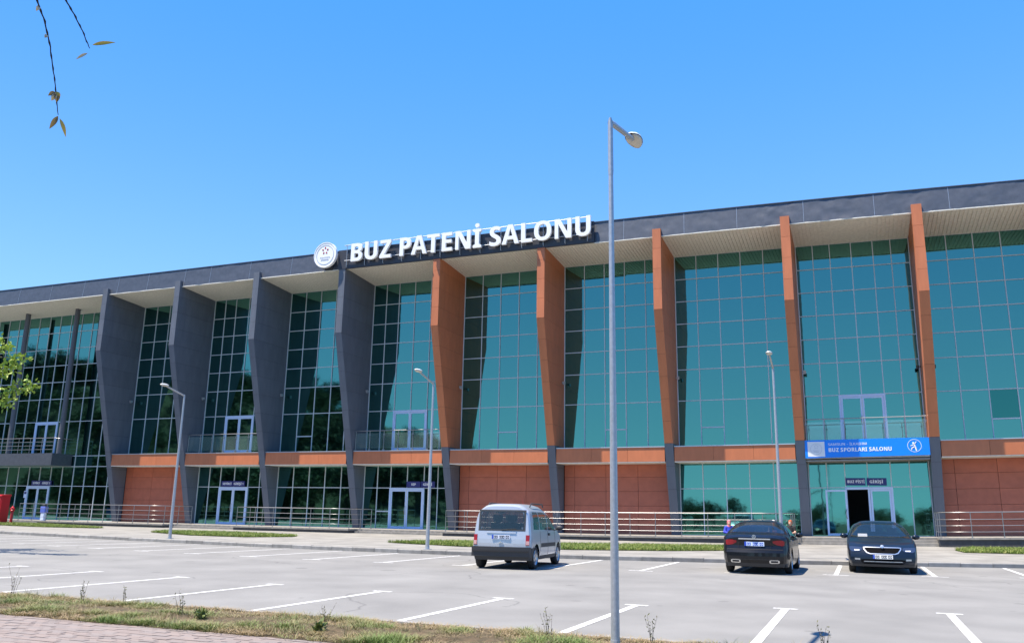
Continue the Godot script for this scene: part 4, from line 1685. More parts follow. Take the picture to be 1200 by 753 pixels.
		part(face_strip(k, 0.0, fg, 0.012, 0.03), "fog_light", M.rim, c)
		mirror_part(c, Vector3(s * 0.83, 0.95, 4.86 / 2 - 1.62), s, teal)
	part(face_strip(k, 0.0, [[-0.58, 0.33, 0.39], [-0.5, 0.27, 0.405], [0.5, 0.27, 0.405], [0.58, 0.33, 0.39]], 0.006, 0.02), "air_intake", M.black, c)
	part(face_strip(k, 0.0, [[-0.5, 0.335, 0.35], [0.5, 0.335, 0.35]], 0.014, 0.02), "intake_strip", M.rim, c)
	plate(c, k, 0.0, 0.475, true, M.paper, M.ink)
	var dash := mb()
	dash.box(Vector3(-0.68, 0.80, 0.75), Vector3(0.68, 0.93, 1.2))
	part(dash, "dashboard", M.trim, c)
	dash = mb()
	dash.hexa([Vector3(-0.60, 1.0, 1.03), Vector3(-0.34, 1.0, 1.03), Vector3(-0.34, 1.085, 0.93), Vector3(-0.60, 1.085, 0.93), Vector3(-0.60, 0.995, 1.02), Vector3(-0.34, 0.995, 1.02), Vector3(-0.34, 1.08, 0.92), Vector3(-0.60, 1.08, 0.92)])
	part(dash, "paper_card", M.paper, c)
	for s in [-0.40, 0.40]:
		seat(c, Vector3(s, 0.36, 0.0), M.trim)


# ---------------------------------------------------------------- people

func blob(b: MB, bones: Array, cell: float, k: float) -> void:
	# tapered capsules [a, radius a, b, radius b] joined by a smooth minimum, meshed as surface nets
	var lo := Vector3.INF
	var hi := -Vector3.INF
	for q in bones:
		for e in [0, 2]:
			var r: float = q[e + 1] + k + 2.5 * cell
			lo = lo.min(q[e] - Vector3.ONE * r)
			hi = hi.max(q[e] + Vector3.ONE * r)
	var nx := int((hi.x - lo.x) / cell) + 2
	var ny := int((hi.y - lo.y) / cell) + 2
	var nz := int((hi.z - lo.z) / cell) + 2
	var S := PackedFloat32Array()
	S.resize(nx * ny * nz)
	for q in bones:
		var a: Vector3 = q[0]
		var c: Vector3 = q[2]
		var ra: float = q[1]
		var rb: float = q[3]
		var ext := maxf(ra, rb) + 4.0 * k + 2.0 * cell
		var l := ((a.min(c) - Vector3.ONE * ext - lo) / cell).floor().max(Vector3.ZERO)
		var h := ((a.max(c) + Vector3.ONE * ext - lo) / cell).ceil()
		var ba := c - a
		var inv := 1.0 / maxf(ba.length_squared(), 1e-9)
		for z in range(int(l.z), mini(int(h.z), nz)):
			for y in range(int(l.y), mini(int(h.y), ny)):
				for x in range(int(l.x), mini(int(h.x), nx)):
					var p := lo + Vector3(x, y, z) * cell - a
					var t := clampf(p.dot(ba) * inv, 0.0, 1.0)
					var d := (p - ba * t).length() - lerpf(ra, rb, t)
					if d < 5.0 * k:
						S[(z * ny + y) * nx + x] += exp(-d / k)
	var G := PackedFloat32Array()
	G.resize(S.size())
	for i in S.size():
		G[i] = -log(maxf(S[i], 1e-6))
	var idx := {}
	var vs := PackedVector3Array()
	var ns := PackedVector3Array()
	var off := [0, 1, nx, nx + 1, nx * ny, nx * ny + 1, nx * ny + nx, nx * ny + nx + 1]
	var edges := [[0, 1], [2, 3], [4, 5], [6, 7], [0, 2], [1, 3], [4, 6], [5, 7], [0, 4], [1, 5], [2, 6], [3, 7]]
	for z in nz - 1:
		for y in ny - 1:
			for x in nx - 1:
				var at := (z * ny + y) * nx + x
				var inside := 0
				for o in off:
					if G[at + o] < 0.0:
						inside += 1
				if inside == 0 or inside == 8:
					continue
				var sum := Vector3.ZERO
				var cnt := 0
				for e in edges:
					var g0 := G[at + off[e[0]]]
					var g1 := G[at + off[e[1]]]
					if (g0 < 0.0) != (g1 < 0.0):
						var t := g0 / (g0 - g1)
						var p0 := Vector3(e[0] & 1, (e[0] >> 1) & 1, e[0] >> 2)
						var p1 := Vector3(e[1] & 1, (e[1] >> 1) & 1, e[1] >> 2)
						sum += p0.lerp(p1, t)
						cnt += 1
				idx[at] = vs.size()
				vs.append(lo + (Vector3(x, y, z) + sum / cnt) * cell)
				ns.append(Vector3(G[at + 1] + G[at + off[3]] + G[at + off[5]] + G[at + off[7]] - G[at] - G[at + off[2]] - G[at + off[4]] - G[at + off[6]], G[at + off[2]] + G[at + off[3]] + G[at + off[6]] + G[at + off[7]] - G[at] - G[at + 1] - G[at + off[4]] - G[at + off[5]], G[at + off[4]] + G[at + off[5]] + G[at + off[6]] + G[at + off[7]] - G[at] - G[at + 1] - G[at + off[2]] - G[at + off[3]]).normalized())
	var sx := 1
	var sy := nx
	var sz := nx * ny
	for at in idx:
		for q in [[sx, sy, sz], [sy, sz, sx], [sz, sx, sy]]:
			var g0 := G[at]
			var g1 := G[at + q[0]]
			if (g0 < 0.0) == (g1 < 0.0):
				continue
			var i0: int = idx.get(at, -1)
			var i1: int = idx.get(at - q[1], -1)
			var i2: int = idx.get(at - q[1] - q[2], -1)
			var i3: int = idx.get(at - q[2], -1)
			if i0 < 0 or i1 < 0 or i2 < 0 or i3 < 0:
				continue
			if g0 < 0.0:
				b.put(vs[i0], vs[i1], vs[i2], ns[i0], ns[i1], ns[i2])
				b.put(vs[i0], vs[i2], vs[i3], ns[i0], ns[i2], ns[i3])
			else:
				b.put(vs[i0], vs[i2], vs[i1], ns[i0], ns[i2], ns[i1])
				b.put(vs[i0], vs[i3], vs[i2], ns[i0], ns[i3], ns[i2])


func seated_person(label: String, at: Vector3, turn: float, sh: float, top: Color, legs: Color, hair: Color, covered: bool, cap: bool, bare_arms: bool) -> void:
	var t := thing("person", label, "person", at, turn, "people seated on the platform edge")
	var V := func(x: float, y: float, z: float): return Vector3(x, sh + y, z)
	var wr := []
	var body := []
	# trunk, neck, head
	body.append([V.call(0, 0.09, -0.04), 0.125, V.call(0, 0.32, -0.06), 0.115])
	body.append([V.call(0, 0.32, -0.06), 0.115, V.call(0, 0.46, -0.05), 0.10])
	body.append([V.call(-0.13, 0.47, -0.05), 0.06, V.call(0.13, 0.47, -0.05), 0.06])
	body.append([V.call(0, 0.50, -0.04), 0.05, V.call(0, 0.62, -0.01), 0.048])
	body.append([V.call(0, 0.66, 0.015), 0.075, V.call(0, 0.745, -0.005), 0.088])
	body.append([V.call(0, 0.665, 0.10), 0.012, V.call(0, 0.695, 0.085), 0.008])
	var arms := []
	var legb := []
	var shoes := []
	for s in [-1.0, 1.0]:
		var el: Vector3 = V.call(s * 0.245, 0.24, 0.02)
		var wst: Vector3 = V.call(s * 0.10, 0.19, 0.23)
		wr.append([wst, s])
		arms.append([V.call(s * 0.175, 0.465, -0.05), 0.052, el, 0.042])
		arms.append([el, 0.040, wst, 0.028])
		var kn := Vector3(s * 0.11, sh + 0.07, 0.40)
		var an := Vector3(s * 0.12, 0.10, 0.36)
		legb.append([V.call(s * 0.085, 0.07, -0.01), 0.09, kn, 0.062])
		legb.append([kn, 0.058, an, 0.042])
		shoes.append([an + Vector3(0, -0.05, -0.02), 0.042, an + Vector3(s * 0.02, -0.06, 0.16), 0.034])
	var b := mb()
	blob(b, body + arms + legb, 0.018, 0.018)
	for w in wr:
		# a relaxed hand: palm, four fingers of unequal length, thumb from the side of the palm
		var p: Vector3 = w[0]
		var s: float = w[1]
		var fw := Vector3(-s * 0.35, -0.12, 0.93).normalized()
		var across := Vector3.UP.cross(fw).normalized() * s
		var hand := [[p, 0.024, p + fw * 0.05, 0.022], [p + across * 0.018, 0.02, p + fw * 0.085 + across * 0.025, 0.016], [p - across * 0.018, 0.02, p + fw * 0.085 - across * 0.022, 0.016]]
		for f in 4:
			var root: Vector3 = p + fw * 0.085 + across * (0.028 - 0.0185 * f)
			var len: float = [0.062, 0.072, 0.068, 0.052][f]
			var mid := root + (fw + Vector3.DOWN * 0.25).normalized() * len * 0.55
			var tip := mid + (fw + Vector3.DOWN * 0.8).normalized() * len * 0.5
			hand.append([root, 0.0088, mid, 0.0082])
			hand.append([mid, 0.0082, tip, 0.007])
		var tr: Vector3 = p + fw * 0.03 + across * 0.028
		hand.append([tr, 0.011, tr + (fw * 0.7 + across * 0.7).normalized() * 0.045, 0.009])
		hand.append([tr + (fw * 0.7 + across * 0.7).normalized() * 0.045, 0.009, tr + (fw * 0.7 + across * 0.7).normalized() * 0.045 + fw * 0.03, 0.0075])
		blob(b, hand, 0.0055, 0.003)
	part(b, "body", M.skin, t)
	# clothing: a shell a little outside the body
	var coat := []
	for q in body.slice(0, 3) + ([] if bare_arms else arms):
		coat.append([q[0], q[1] + 0.022, q[2], q[3] + 0.02])
	if bare_arms:
		for q in [arms[0], arms[2]]:
			coat.append([q[0], q[1] + 0.02, q[0].lerp(q[2], 0.5), q[3] + 0.022])
	b = mb()
	blob(b, coat, 0.02, 0.02)
	part(b, "jacket" if not bare_arms else "shirt", mat(top, 0.85), t)
	var trousers := []
	for q in legb:
		trousers.append([q[0], q[1] + 0.018, q[2], q[3] + 0.018])
	b = mb()
	blob(b, trousers, 0.02, 0.02)
	part(b, "trousers", mat(legs, 0.9), t)
	b = mb()
	blob(b, shoes, 0.016, 0.012)
	part(b, "shoes", M.rubber, t)
	b = mb()
	var hb := [[V.call(0, 0.71, -0.035), 0.095, V.call(0, 0.765, -0.015), 0.093]]
	if covered:
		hb.append([V.call(0, 0.60, -0.03), 0.075, V.call(0, 0.72, -0.04), 0.095])
		hb.append([V.call(0, 0.53, -0.02), 0.10, V.call(0, 0.60, -0.02), 0.075])
	else:
		hb.append([V.call(0, 0.60, -0.075), 0.05, V.call(0, 0.74, -0.05), 0.085])
	blob(b, hb, 0.018, 0.015)
	part(b, "headscarf" if covered else ("cap" if cap else "hair"), mat(hair, 0.85), t)
	for s in [-1.0, 1.0]:
		b = mb()
		b.lathe([[-0.006, 0.009], [0.004, 0.007], [0.006, 0.0]], V.call(s * 0.032, 0.715, 0.082), Vector3.BACK, 8)
		part(b, "eye", M.ink, t)
	b = mb()
	b.box(V.call(-0.024, 0.640, 0.080), V.call(0.024, 0.647, 0.089))
	part(b, "mouth", M.crimson, t)


func build_people() -> void:
	for p in [
		["person in a blue jacket and pink headscarf seated on the platform edge", -6.38, 0.25, lin(0.03, 0.05, 0.42), lin(0.55, 0.52, 0.5), lin(0.55, 0.16, 0.20), true, false, false],
		["person in a white cap mostly hidden behind the black saloon car", -4.16, -0.1, lin(0.35, 0.33, 0.32), lin(0.06, 0.06, 0.08), lin(0.8, 0.78, 0.78), false, true, false],
		["person with orange hair and a black top seated at the railing end", -3.34, -0.3, lin(0.012, 0.012, 0.014), lin(0.02, 0.02, 0.03), lin(0.42, 0.10, 0.035), false, false, true]]:
		var x: float = p[1]
		var seat_y := MB.lift(Vector3(x, FLOOR, 0)).y
		var gy := pave_y(x, 4.8)
		seated_person(p[0], Vector3(x, gy, 4.50), p[2], seat_y - gy + 0.015, p[3], p[4], p[5], p[6], p[7], p[8])


# ---------------------------------------------------------------- red cabinet, hydrant, stand

func build_small_things() -> void:
	var t := thing("fire_cabinet", "red metal fire hose cabinet standing on the lawn in front of the hall", "cabinet", Vector3(-58.35, 0.12, 6.0))
	var b := mb()
	b.box(Vector3(-0.75, 0, -0.32), Vector3(0.33, 0.1, 0.3))
	part(b, "foot", M.red_dark, t)
	b = mb()
	b.box(Vector3(-0.8, 0.1, -0.35), Vector3(0.36, 2.0, 0.33))
	part(b, "case", M.red_paint, t)
	b = mb()
	b.prism([Vector3(-0.84, 2.0, -0.4), Vector3(-0.84, 2.0, 0.4), Vector3(-0.84, 2.08, 0.38), Vector3(-0.84, 2.12, -0.38)], Vector3(1.24, 0, 0))
	part(b, "lid", M.red_paint, t)
	b = mb()
	b.soft_box(Vector3(-0.72, 0.2, 0.33), Vector3(0.28, 1.92, 0.365), 0.012)
	var d := part(b, "door", M.red_paint, t)
	b = mb()
	b.box(Vector3(0.16, 1.0, 0.365), Vector3(0.2, 1.18, 0.40))
	part(b, "handle", M.steel, d)
	b = mb()
	b.box(Vector3(-0.5, 1.15, 0.365), Vector3(-0.1, 1.4, 0.37))
	part(b, "notice", M.white, d)

	t = thing("fire_hydrant", "red pillar hydrant beside the red cabinet", "hydrant", Vector3(-57.15, 0.13, 6.0))
	b = mb()
	b.lathe([[0.0, 0.0], [0.0, 0.16], [0.05, 0.16], [0.07, 0.10], [0.9, 0.09], [0.93, 0.14], [1.0, 0.14], [1.02, 0.12], [1.16, 0.12], [1.22, 0.09], [1.26, 0.04], [1.32, 0.035], [1.33, 0.0]], Vector3.ZERO, Vector3.UP, 16)
	part(b, "barrel", M.red_paint, t)
	for s in [-1.0, 1.0]:
		b = mb()
		b.tube([Vector3(s * 0.08, 1.08, 0), Vector3(s * 0.2, 1.08, 0), Vector3(s * 0.21, 1.08, 0)], [0.05, 0.05, 0.06], 10)
		part(b, "outlet", M.red_dark, t)

	t = thing("pedestal_stand", "slim blue and white pedestal with a black top beside the far door", "stand", Vector3(-57.5, FLOOR, 3.1))
	b = mb()
	b.soft_box(Vector3(-0.18, 0.0, -0.12), Vector3(0.18, 0.55, 0.12), 0.02)
	part(b, "post", M.pale_blue, t)
	b = mb()
	b.soft_box(Vector3(-0.26, 0.55, -0.14), Vector3(0.26, 1.02, 0.14), 0.03)
	part(b, "blue_body", mat(lin(0.10, 0.16, 0.55), 0.5), t)
	b = mb()
	b.soft_box(Vector3(-0.14, 1.02, -0.1), Vector3(0.14, 1.2, 0.1), 0.03)
	part(b, "black_top", M.trim, t)

	t = thing("wall_plate", "small pale plate on the mullion beside the far door", "plate", Vector3(-63.55, 2.1, 0.05))
	b = mb()
	b.box(Vector3(-0.16, 0.0, 0), Vector3(0.16, 0.55, 0.04))
	part(b, "sheet", M.pale_blue, t)
	b = mb()
	b.box(Vector3(-0.12, 0.3, 0.04), Vector3(0.12, 0.48, 0.045))
	part(b, "print", M.navy, t)


# ---------------------------------------------------------------- plants

func leaf_quad(b: MB, at: Vector3, dir: Vector3, side: Vector3, l: float, w: float, bend: float) -> void:
	var nn := dir.cross(side).normalized()
	var a := at
	var m := at + dir * l * 0.5 + nn * bend * l
	var e := at + dir * l
	b.tri(a, m + side * w, e)
	b.tri(a, e, m - side * w)


func random_dir() -> Vector3:
	var z := rng.randf_range(-1.0, 1.0)
	var a := rng.randf() * TAU
	var r := sqrt(1.0 - z * z)
	return Vector3(r * cos(a), z, r * sin(a))


func leaf_cloud(b: MB, c: Vector3, rad: Vector3, n: int, size: float, lo: Color, hi: Color) -> void:
	for i in n:
		var d := random_dir() * pow(rng.randf(), 0.45)
		var at := c + d * rad
		var f := (random_dir() + d * 0.6 + Vector3.DOWN * 0.15).normalized()
		var s := f.cross(random_dir()).normalized()
		b.tint = lo.lerp(hi, rng.randf())
		leaf_quad(b, at, f, s, size * rng.randf_range(0.7, 1.25), size * rng.randf_range(0.30, 0.42), rng.randf_range(-0.12, 0.12))


func tuft_mesh(blades: int, h: float, w: float, lean: float, seed_: int) -> ArrayMesh:
	var b := mb()
	var r := RandomNumberGenerator.new()
	r.seed = seed_
	for i in blades:
		var a := r.randf() * TAU
		var o := Vector3(cos(a), 0, sin(a)) * r.randf() * 0.05
		var out := Vector3(cos(a), 0, sin(a)) * lean * r.randf()
		var s := Vector3(-sin(a), 0, cos(a)) * w
		var hh := h * r.randf_range(0.5, 1.0)
		var m := o + out * 0.4 * hh + Vector3.UP * hh * 0.6
		var e := o + out * hh + Vector3.UP * hh
		b.quad(o - s, o + s, m + s * 0.7, m - s * 0.7)
		b.tri(m - s * 0.7, m + s * 0.7, e)
	return b.mesh(M.leaf)


func scatter(called: String, meshes: ArrayMesh, places: Array, label: String, parent: Node3D = null) -> void:
	# places: [Transform3D, Color]
	var mm := MultiMesh.new()
	mm.transform_format = MultiMesh.TRANSFORM_3D
	mm.use_colors = true
	mm.mesh = meshes
	mm.instance_count = places.size()
	for i in places.size():
		mm.set_instance_transform(i, places[i][0])
		mm.set_instance_color(i, places[i][1])
	var o := MultiMeshInstance3D.new()
	o.name = numbered(called)
	o.multimesh = mm
	o.set_meta("kind", "stuff")
	if label:
		o.set_meta("label", label)
		o.set_meta("category", "grass")
	(parent if parent else self).add_child(o)


func inside_poly(p: Vector2, poly: PackedVector2Array) -> bool:
	return Geometry2D.is_point_in_polygon(p, poly)


func build_plants() -> void:
	# lawns on the pavement: soil bed, edging and blades
	var beds := [
		[[-66, 3.5], [-55.8, 4.9], [-45.3, 8.5], [-45.0, 9.6], [-48.5, 10.4], [-58, 8.6], [-66, 7.6]],
		[[-36.6, 13.4], [-37.4, 11.3], [-33.7, 10.6], [-27.6, 12.3], [-27.0, 13.6], [-28.2, 15.8], [-31.6, 15.8]],
		[[-19.7, 16.6], [-18.1, 13.4], [-12.9, 12.6], [-8.4, 10.8], [-5.2, 9.6], [-4.9, 13.8], [-7.1, 16.0], [-10.8, 17.9], [-15.2, 18.2]],
		[[3.7, 7.9], [4.6, 5.9], [7.2, 5.6], [16.0, 5.6], [16.0, 8.4], [6.0, 9.9], [3.9, 9.9]]]
	var lawn_tuft := tuft_mesh(9, 0.13, 0.006, 0.6, 5)
	var lawn_labels := ["green lawn patch beside the red cabinet", "green lawn patch behind the street lamp in front of the slate fins", "long green lawn strip behind the silver van", "green lawn patch beside the dark blue-green saloon"]
	for k in beds.size():
		var poly := PackedVector2Array()
		for p in beds[k]:
			poly.append(Vector2(p[0], p[1]))
		var bed := setting("lawn_bed")
		var b := mb()
		var tris := Geometry2D.triangulate_polygon(poly)
		for i in range(0, tris.size(), 3):
			var q := []
			for j in 3:
				var p := poly[tris[i + j]]
				q.append(Vector3(p.x, pave_y(p.x, p.y) + 0.022, p.y))
			if (q[1] - q[0]).cross(q[2] - q[0]).y < 0:
				q.reverse()
			b.tri(q[0], q[1], q[2])
		part(b, "bed_soil", M.turf, bed)
		var places := []
		var lo := Vector2.INF
		var hi := -Vector2.INF
		for p in poly:
			lo = lo.min(p)
			hi = hi.max(p)
		var want := int((hi.x - lo.x) * (hi.y - lo.y) * (60 if k == 0 else 85))
		for i in want:
			var p := Vector2(rng.randf_range(lo.x, hi.x), rng.randf_range(lo.y, hi.y))
			if not inside_poly(p, poly):
				continue
			var sc := rng.randf_range(0.7, 1.3)
			var c := Color(0.16, 0.24, 0.04).lerp(Color(0.30, 0.30, 0.09), pow(rng.randf(), 2.0)) * rng.randf_range(0.8, 1.15)
			places.append([Transform3D(Basis(Vector3.UP, rng.randf() * TAU).scaled(Vector3(1.6, sc, 1.6)), Vector3(p.x, pave_y(p.x, p.y) + 0.015, p.y)), c])
		scatter("lawn_grass", lawn_tuft, places, lawn_labels[k])

	# dry verge in the foreground
	var vt := tuft_mesh(9, 0.105, 0.003, 1.7, 9)
	var nz := FastNoiseLite.new()
	nz.seed = 5
	nz.frequency = 0.8
	var spots := []
	for i in 24000:
		var x := rng.randf_range(-19.0, 3.0)
		var z := rng.randf_range(40.03, 41.97)
		var g := nz.get_noise_2d(x, z)
		var bare := nz.get_noise_2d(x * 1.7 + 40.0, z * 1.7)
		if (bare < 0.0 and rng.randf() < 0.75) or (g < -0.2 and rng.randf() < 0.5):
			continue
		var green := clampf(0.10 + g * 2.2 + rng.randf_range(-0.25, 0.25), 0.0, 1.0)
		var c := Color(0.30, 0.22, 0.115).lerp(Color(0.13, 0.19, 0.04), green) * rng.randf_range(0.7, 1.2)
		var sc := rng.randf_range(0.25, 0.9) * (0.6 + 0.8 * green)
		spots.append([Transform3D(Basis(Vector3.UP, rng.randf() * TAU).scaled(Vector3(1.3, sc, 1.3)), Vector3(x, 0.045, z)), c])
	for i in 700:
		var x := rng.randf_range(-19.0, 3.0)
		var z := rng.randf_range(40.05, 41.9)
		if nz.get_noise_2d(x * 0.7 - 30.0, z * 0.7) < -0.05:
			continue
		var c := Color(0.34, 0.26, 0.14).lerp(Color(0.15, 0.19, 0.05), pow(rng.randf(), 1.6)) * rng.randf_range(0.7, 1.1)
		spots.append([Transform3D(Basis(Vector3.UP, rng.randf() * TAU).scaled(Vector3(0.9, rng.randf_range(0.9, 1.7), 0.9)), Vector3(x, 0.045, z)), c])
	scatter("verge_grass", vt, spots, "dry yellow and green grass along the edge of the car park")

	# taller weeds in the verge
	var weeds := [[-12.9, 40.2, 0.50, 0], [-11.15, 40.4, 0.34, 2], [-10.5, 40.2, 0.30, 0], [-8.66, 41.0, 0.36, 1], [-8.15, 41.2, 0.15, 3], [-6.16, 41.4, 0.14, 3], [-6.4, 40.9, 0.30, 2], [-3.54, 40.5, 0.36, 0], [-2.35, 40.35, 0.34, 2], [-0.46, 40.1, 0.36, 1]]
	var looks := ["thin upright weed with bare dry stalks", "tall weed with small dark seed heads", "twiggy dark weed", "low leafy green weed"]
	var where := ["at the far end of the verge", "in the verge, second from its far end", "in the verge, third from its far end", "on the path side of the verge", "in the middle of the verge", "near the brick path corner", "near the brick path corner", "a step from the tall lamp pole", "right beside the tall lamp pole", "past the tall lamp pole"]
	for k in weeds.size():
		var w: Array = weeds[k]
		var t := thing("weed_plant", looks[w[3]] + " " + where[k], "weed", Vector3(w[0], 0.04, w[1]), 0.0, "weeds in the verge")
		var stem := mb()
		var leaves := mb()
		leaves.tinted = true
		var n := 4 + rng.randi() % 4
		for i in n:
			var a := rng.randf() * TAU
			var out := Vector3(cos(a), 0, sin(a)) * rng.randf_range(0.1, 0.35)
			var h: float = w[2] * rng.randf_range(0.55, 1.0)
			if w[3] == 3:
				out *= 2.2
				h *= 0.8
			var p0 := Vector3(rng.randf_range(-0.03, 0.03), 0, rng.randf_range(-0.03, 0.03))
			var p1 := p0 + out * h * 0.4 + Vector3.UP * h * 0.55
			var p2 := p0 + out * h + Vector3.UP * h
			stem.tube([p0, p1, p2], [0.0026, 0.002, 0.0011], 5)
			var cnt := 7 if w[3] != 3 else 12
			for j in cnt:
				var f := (j + 1.0) / cnt
				var at := p0.lerp(p1, f * 2.0) if f < 0.5 else p1.lerp(p2, f * 2.0 - 1.0)
				var dir := (random_dir() + Vector3.UP * 0.5).normalized()
				if w[3] == 3:
					leaves.tint = Color(0.11, 0.15, 0.04).lerp(Color(0.19, 0.21, 0.07), rng.randf())
					leaf_quad(leaves, at, dir, dir.cross(random_dir()).normalized(), 0.10, 0.022, 0.1)
				else:
					leaves.tint = Color(0.10, 0.085, 0.05).lerp(Color(0.19, 0.20, 0.07), rng.randf())
					leaf_quad(leaves, at, dir, dir.cross(random_dir()).normalized(), rng.randf_range(0.02, 0.05), 0.007, 0.05)
		part(stem, "stalks", M.twig if w[3] != 3 else M.turf, t)
		part(leaves, "leaves", M.leaf, t)

	# the young plane tree whose crown reaches into view beside the car park
	var tr := thing("leafy_tree", "young leafy tree whose bright green branch tips reach in before the glass", "tree", Vector3(-28.6, 0, 31.9))
	var o := tr.position
	var trunk := mb(o)
	trunk.tube([Vector3(-28.6, -0.05, 31.9), Vector3(-28.55, 1.6, 31.9), Vector3(-28.6, 3.2, 31.95), Vector3(-28.65, 5.2, 31.9), Vector3(-28.6, 7.4, 31.95)], [0.14, 0.115, 0.10, 0.065, 0.025], 10)
	var crown := mb(o)
	crown.tinted = true
	var lo_c := Color(0.19, 0.28, 0.035)
	var hi_c := Color(0.36, 0.46, 0.07)
	var tips := [Vector3(-24.95, 5.85, 31.81), Vector3(-25.3, 5.65, 31.85), Vector3(-24.73, 6.05, 31.78), Vector3(-24.72, 5.13, 31.54), Vector3(-25.1, 5.02, 31.65), Vector3(-24.5, 5.25, 31.47), Vector3(-25.2, 4.72, 31.63), Vector3(-25.2, 6.54, 32.05), Vector3(-25.7, 5.5, 31.99), Vector3(-25.8, 4.9, 31.9)]
	for p in tips:
		leaf_cloud(crown, p, Vector3(0.33, 0.24, 0.33), 48, 0.15, lo_c, hi_c)
	var hubs := [Vector3(-26.9, 5.2, 31.9), Vector3(-27.0, 6.2, 31.9), Vector3(-26.7, 4.3, 31.7)]
	for q in hubs:
		trunk.tube([Vector3(-28.6, q.y - 1.2, 31.93), q], [0.06, 0.03], 7)
	for p in tips:
		var best: Vector3 = hubs[0]
		for q in hubs:
			if q.distance_to(p) < best.distance_to(p):
				best = q
		trunk.tube([best, best.lerp(p, 0.5) + Vector3(0, 0.08, 0), p], [0.026, 0.018, 0.007], 6)
	for i in 46:
		var d := random_dir()
		var p := Vector3(-28.9, 6.0, 32.0) + d * Vector3(2.3, 2.5, 2.3) * rng.randf_range(0.5, 1.0)
		if p.x > -26.2:
			p.x = -26.2 - rng.randf()
		trunk.tube([Vector3(-28.62, clampf(p.y - 1.0, 2.6, 7.0), 31.93), p], [0.028, 0.008], 5)
		leaf_cloud(crown, p, Vector3(0.55, 0.4, 0.55), 55, 0.16, lo_c, hi_c)
	part(trunk, "trunk", M.bark, tr)
	part(crown, "crown", M.leaf, tr)

	# the tree beside the path, whose nearly bare twigs hang into the top of the view
	var wt := thing("overhanging_tree", "nearly bare dark twigs with a few yellow leaves hanging from above", "tree", Vector3(-5.6, 0, 49.6))
	o = wt.position
	trunk = mb(o)
	trunk.tube([Vector3(-5.6, -0.05, 49.6), Vector3(-5.5, 1.5, 49.55), Vector3(-5.35, 3.0, 49.5), Vector3(-4.9, 4.0, 49.3), Vector3(-3.9, 4.5, 48.9), Vector3(-2.9, 4.45, 48.5), Vector3(-2.3, 4.25, 48.2)], [0.13, 0.11, 0.10, 0.07, 0.04, 0.016, 0.006], 10)
	trunk.tube([Vector3(-5.35, 3.0, 49.5), Vector3(-5.9, 4.4, 49.9), Vector3(-6.1, 6.0, 50.2)], [0.08, 0.05, 0.01], 8)
	part(trunk, "trunk", M.bark, wt)
	for tw in [[Vector3(-2.86, 4.45, 48.5), Vector3(-2.855, 3.9, 48.49), Vector3(-2.865, 3.415, 48.447), Vector3(-2.871, 3.352, 48.397), Vector3(-2.882, 3.285, 48.354), Vector3(-2.901, 3.2, 48.309), Vector3(-2.916, 3.127, 48.272), Vector3(-2.934, 3.037, 48.231)],
		[Vector3(-2.78, 4.42, 48.45), Vector3(-2.79, 3.9, 48.43), Vector3(-2.795, 3.442, 48.377), Vector3(-2.791, 3.395, 48.329), Vector3(-2.789, 3.345, 48.282), Vector3(-2.79, 3.301, 48.245)]]:
		var b := mb(o)
		var pts := []
		var rad := []
		for i in tw.size() - 1:
			for k in 6:
				var f := k / 6.0
				pts.append((tw[i] as Vector3).lerp(tw[i + 1], f) + random_dir() * 0.0012)
				rad.append(lerpf(0.0042, 0.0020, (i + f) / (tw.size() - 1.0)) * (1.45 if k % 3 == 0 else 0.9))
		pts.append(tw[-1])
		rad.append(0.0014)
		b.tube(pts, rad, 6)
		part(b, "twig", M.twig, wt)
	var dry := [lin(0.62, 0.38, 0.05), lin(0.48, 0.32, 0.06), lin(0.16, 0.10, 0.06), lin(0.62, 0.50, 0.40)]
	for q in [[Vector3(-2.934, 3.033, 48.231), Vector3(-2.968, 2.980, 48.235), 0.011, 2], [Vector3(-2.934, 3.026, 48.222), Vector3(-2.935, 2.962, 48.182), 0.009, 1], [Vector3(-2.779, 3.315, 48.244), Vector3(-2.716, 3.344, 48.190), 0.009, 0], [Vector3(-2.800, 3.283, 48.244), Vector3(-2.836, 3.252, 48.263), 0.006, 3], [Vector3(-2.920, 3.118, 48.268), Vector3(-2.938, 3.098, 48.285), 0.010, 2], [Vector3(-2.918, 3.115, 48.266), Vector3(-2.924, 3.080, 48.254), 0.012, 2], [Vector3(-2.918, 3.112, 48.268), Vector3(-2.934, 3.082, 48.27), 0.011, 3], [Vector3(-2.869, 3.40, 48.43), Vector3(-2.876, 3.376, 48.435), 0.009, 3], [Vector3(-2.880, 3.31, 48.37), Vector3(-2.887, 3.296, 48.375), 0.008, 3], [Vector3(-2.918, 3.12, 48.27), Vector3(-2.915, 3.10, 48.25), 0.009, 1]]:
		var b := mb(o)
		var dir: Vector3 = q[1] - q[0]
		var l := dir.length()
		dir /= l
		var view: Vector3 = (Vector3(0, 1.48, 50.46) - q[0]).normalized()
		var side := dir.cross((view + Vector3(0.3, 0.4, 0)).normalized()).normalized()
		var nn := side.cross(dir).normalized()
		var rows := []
		for i in 7:
			var f := i / 6.0
			var w: float = 0.82 * q[2] * sin(PI * pow(f, 0.8)) + 0.0006
			var c: Vector3 = q[0] + dir * l * f + nn * 0.006 * sin(f * PI)
			rows.append([c - side * w + nn * w * 0.5, c, c + side * w + nn * w * 0.5])
		b.grid(rows)
		var lm := mat(dry[q[3]], 0.7)
		lm.backlight_enabled = true
		lm.backlight = Color(0.4, 0.35, 0.2)
		part(b, "dry_leaf", lm, wt)


# ---------------------------------------------------------------- what the glass mirrors

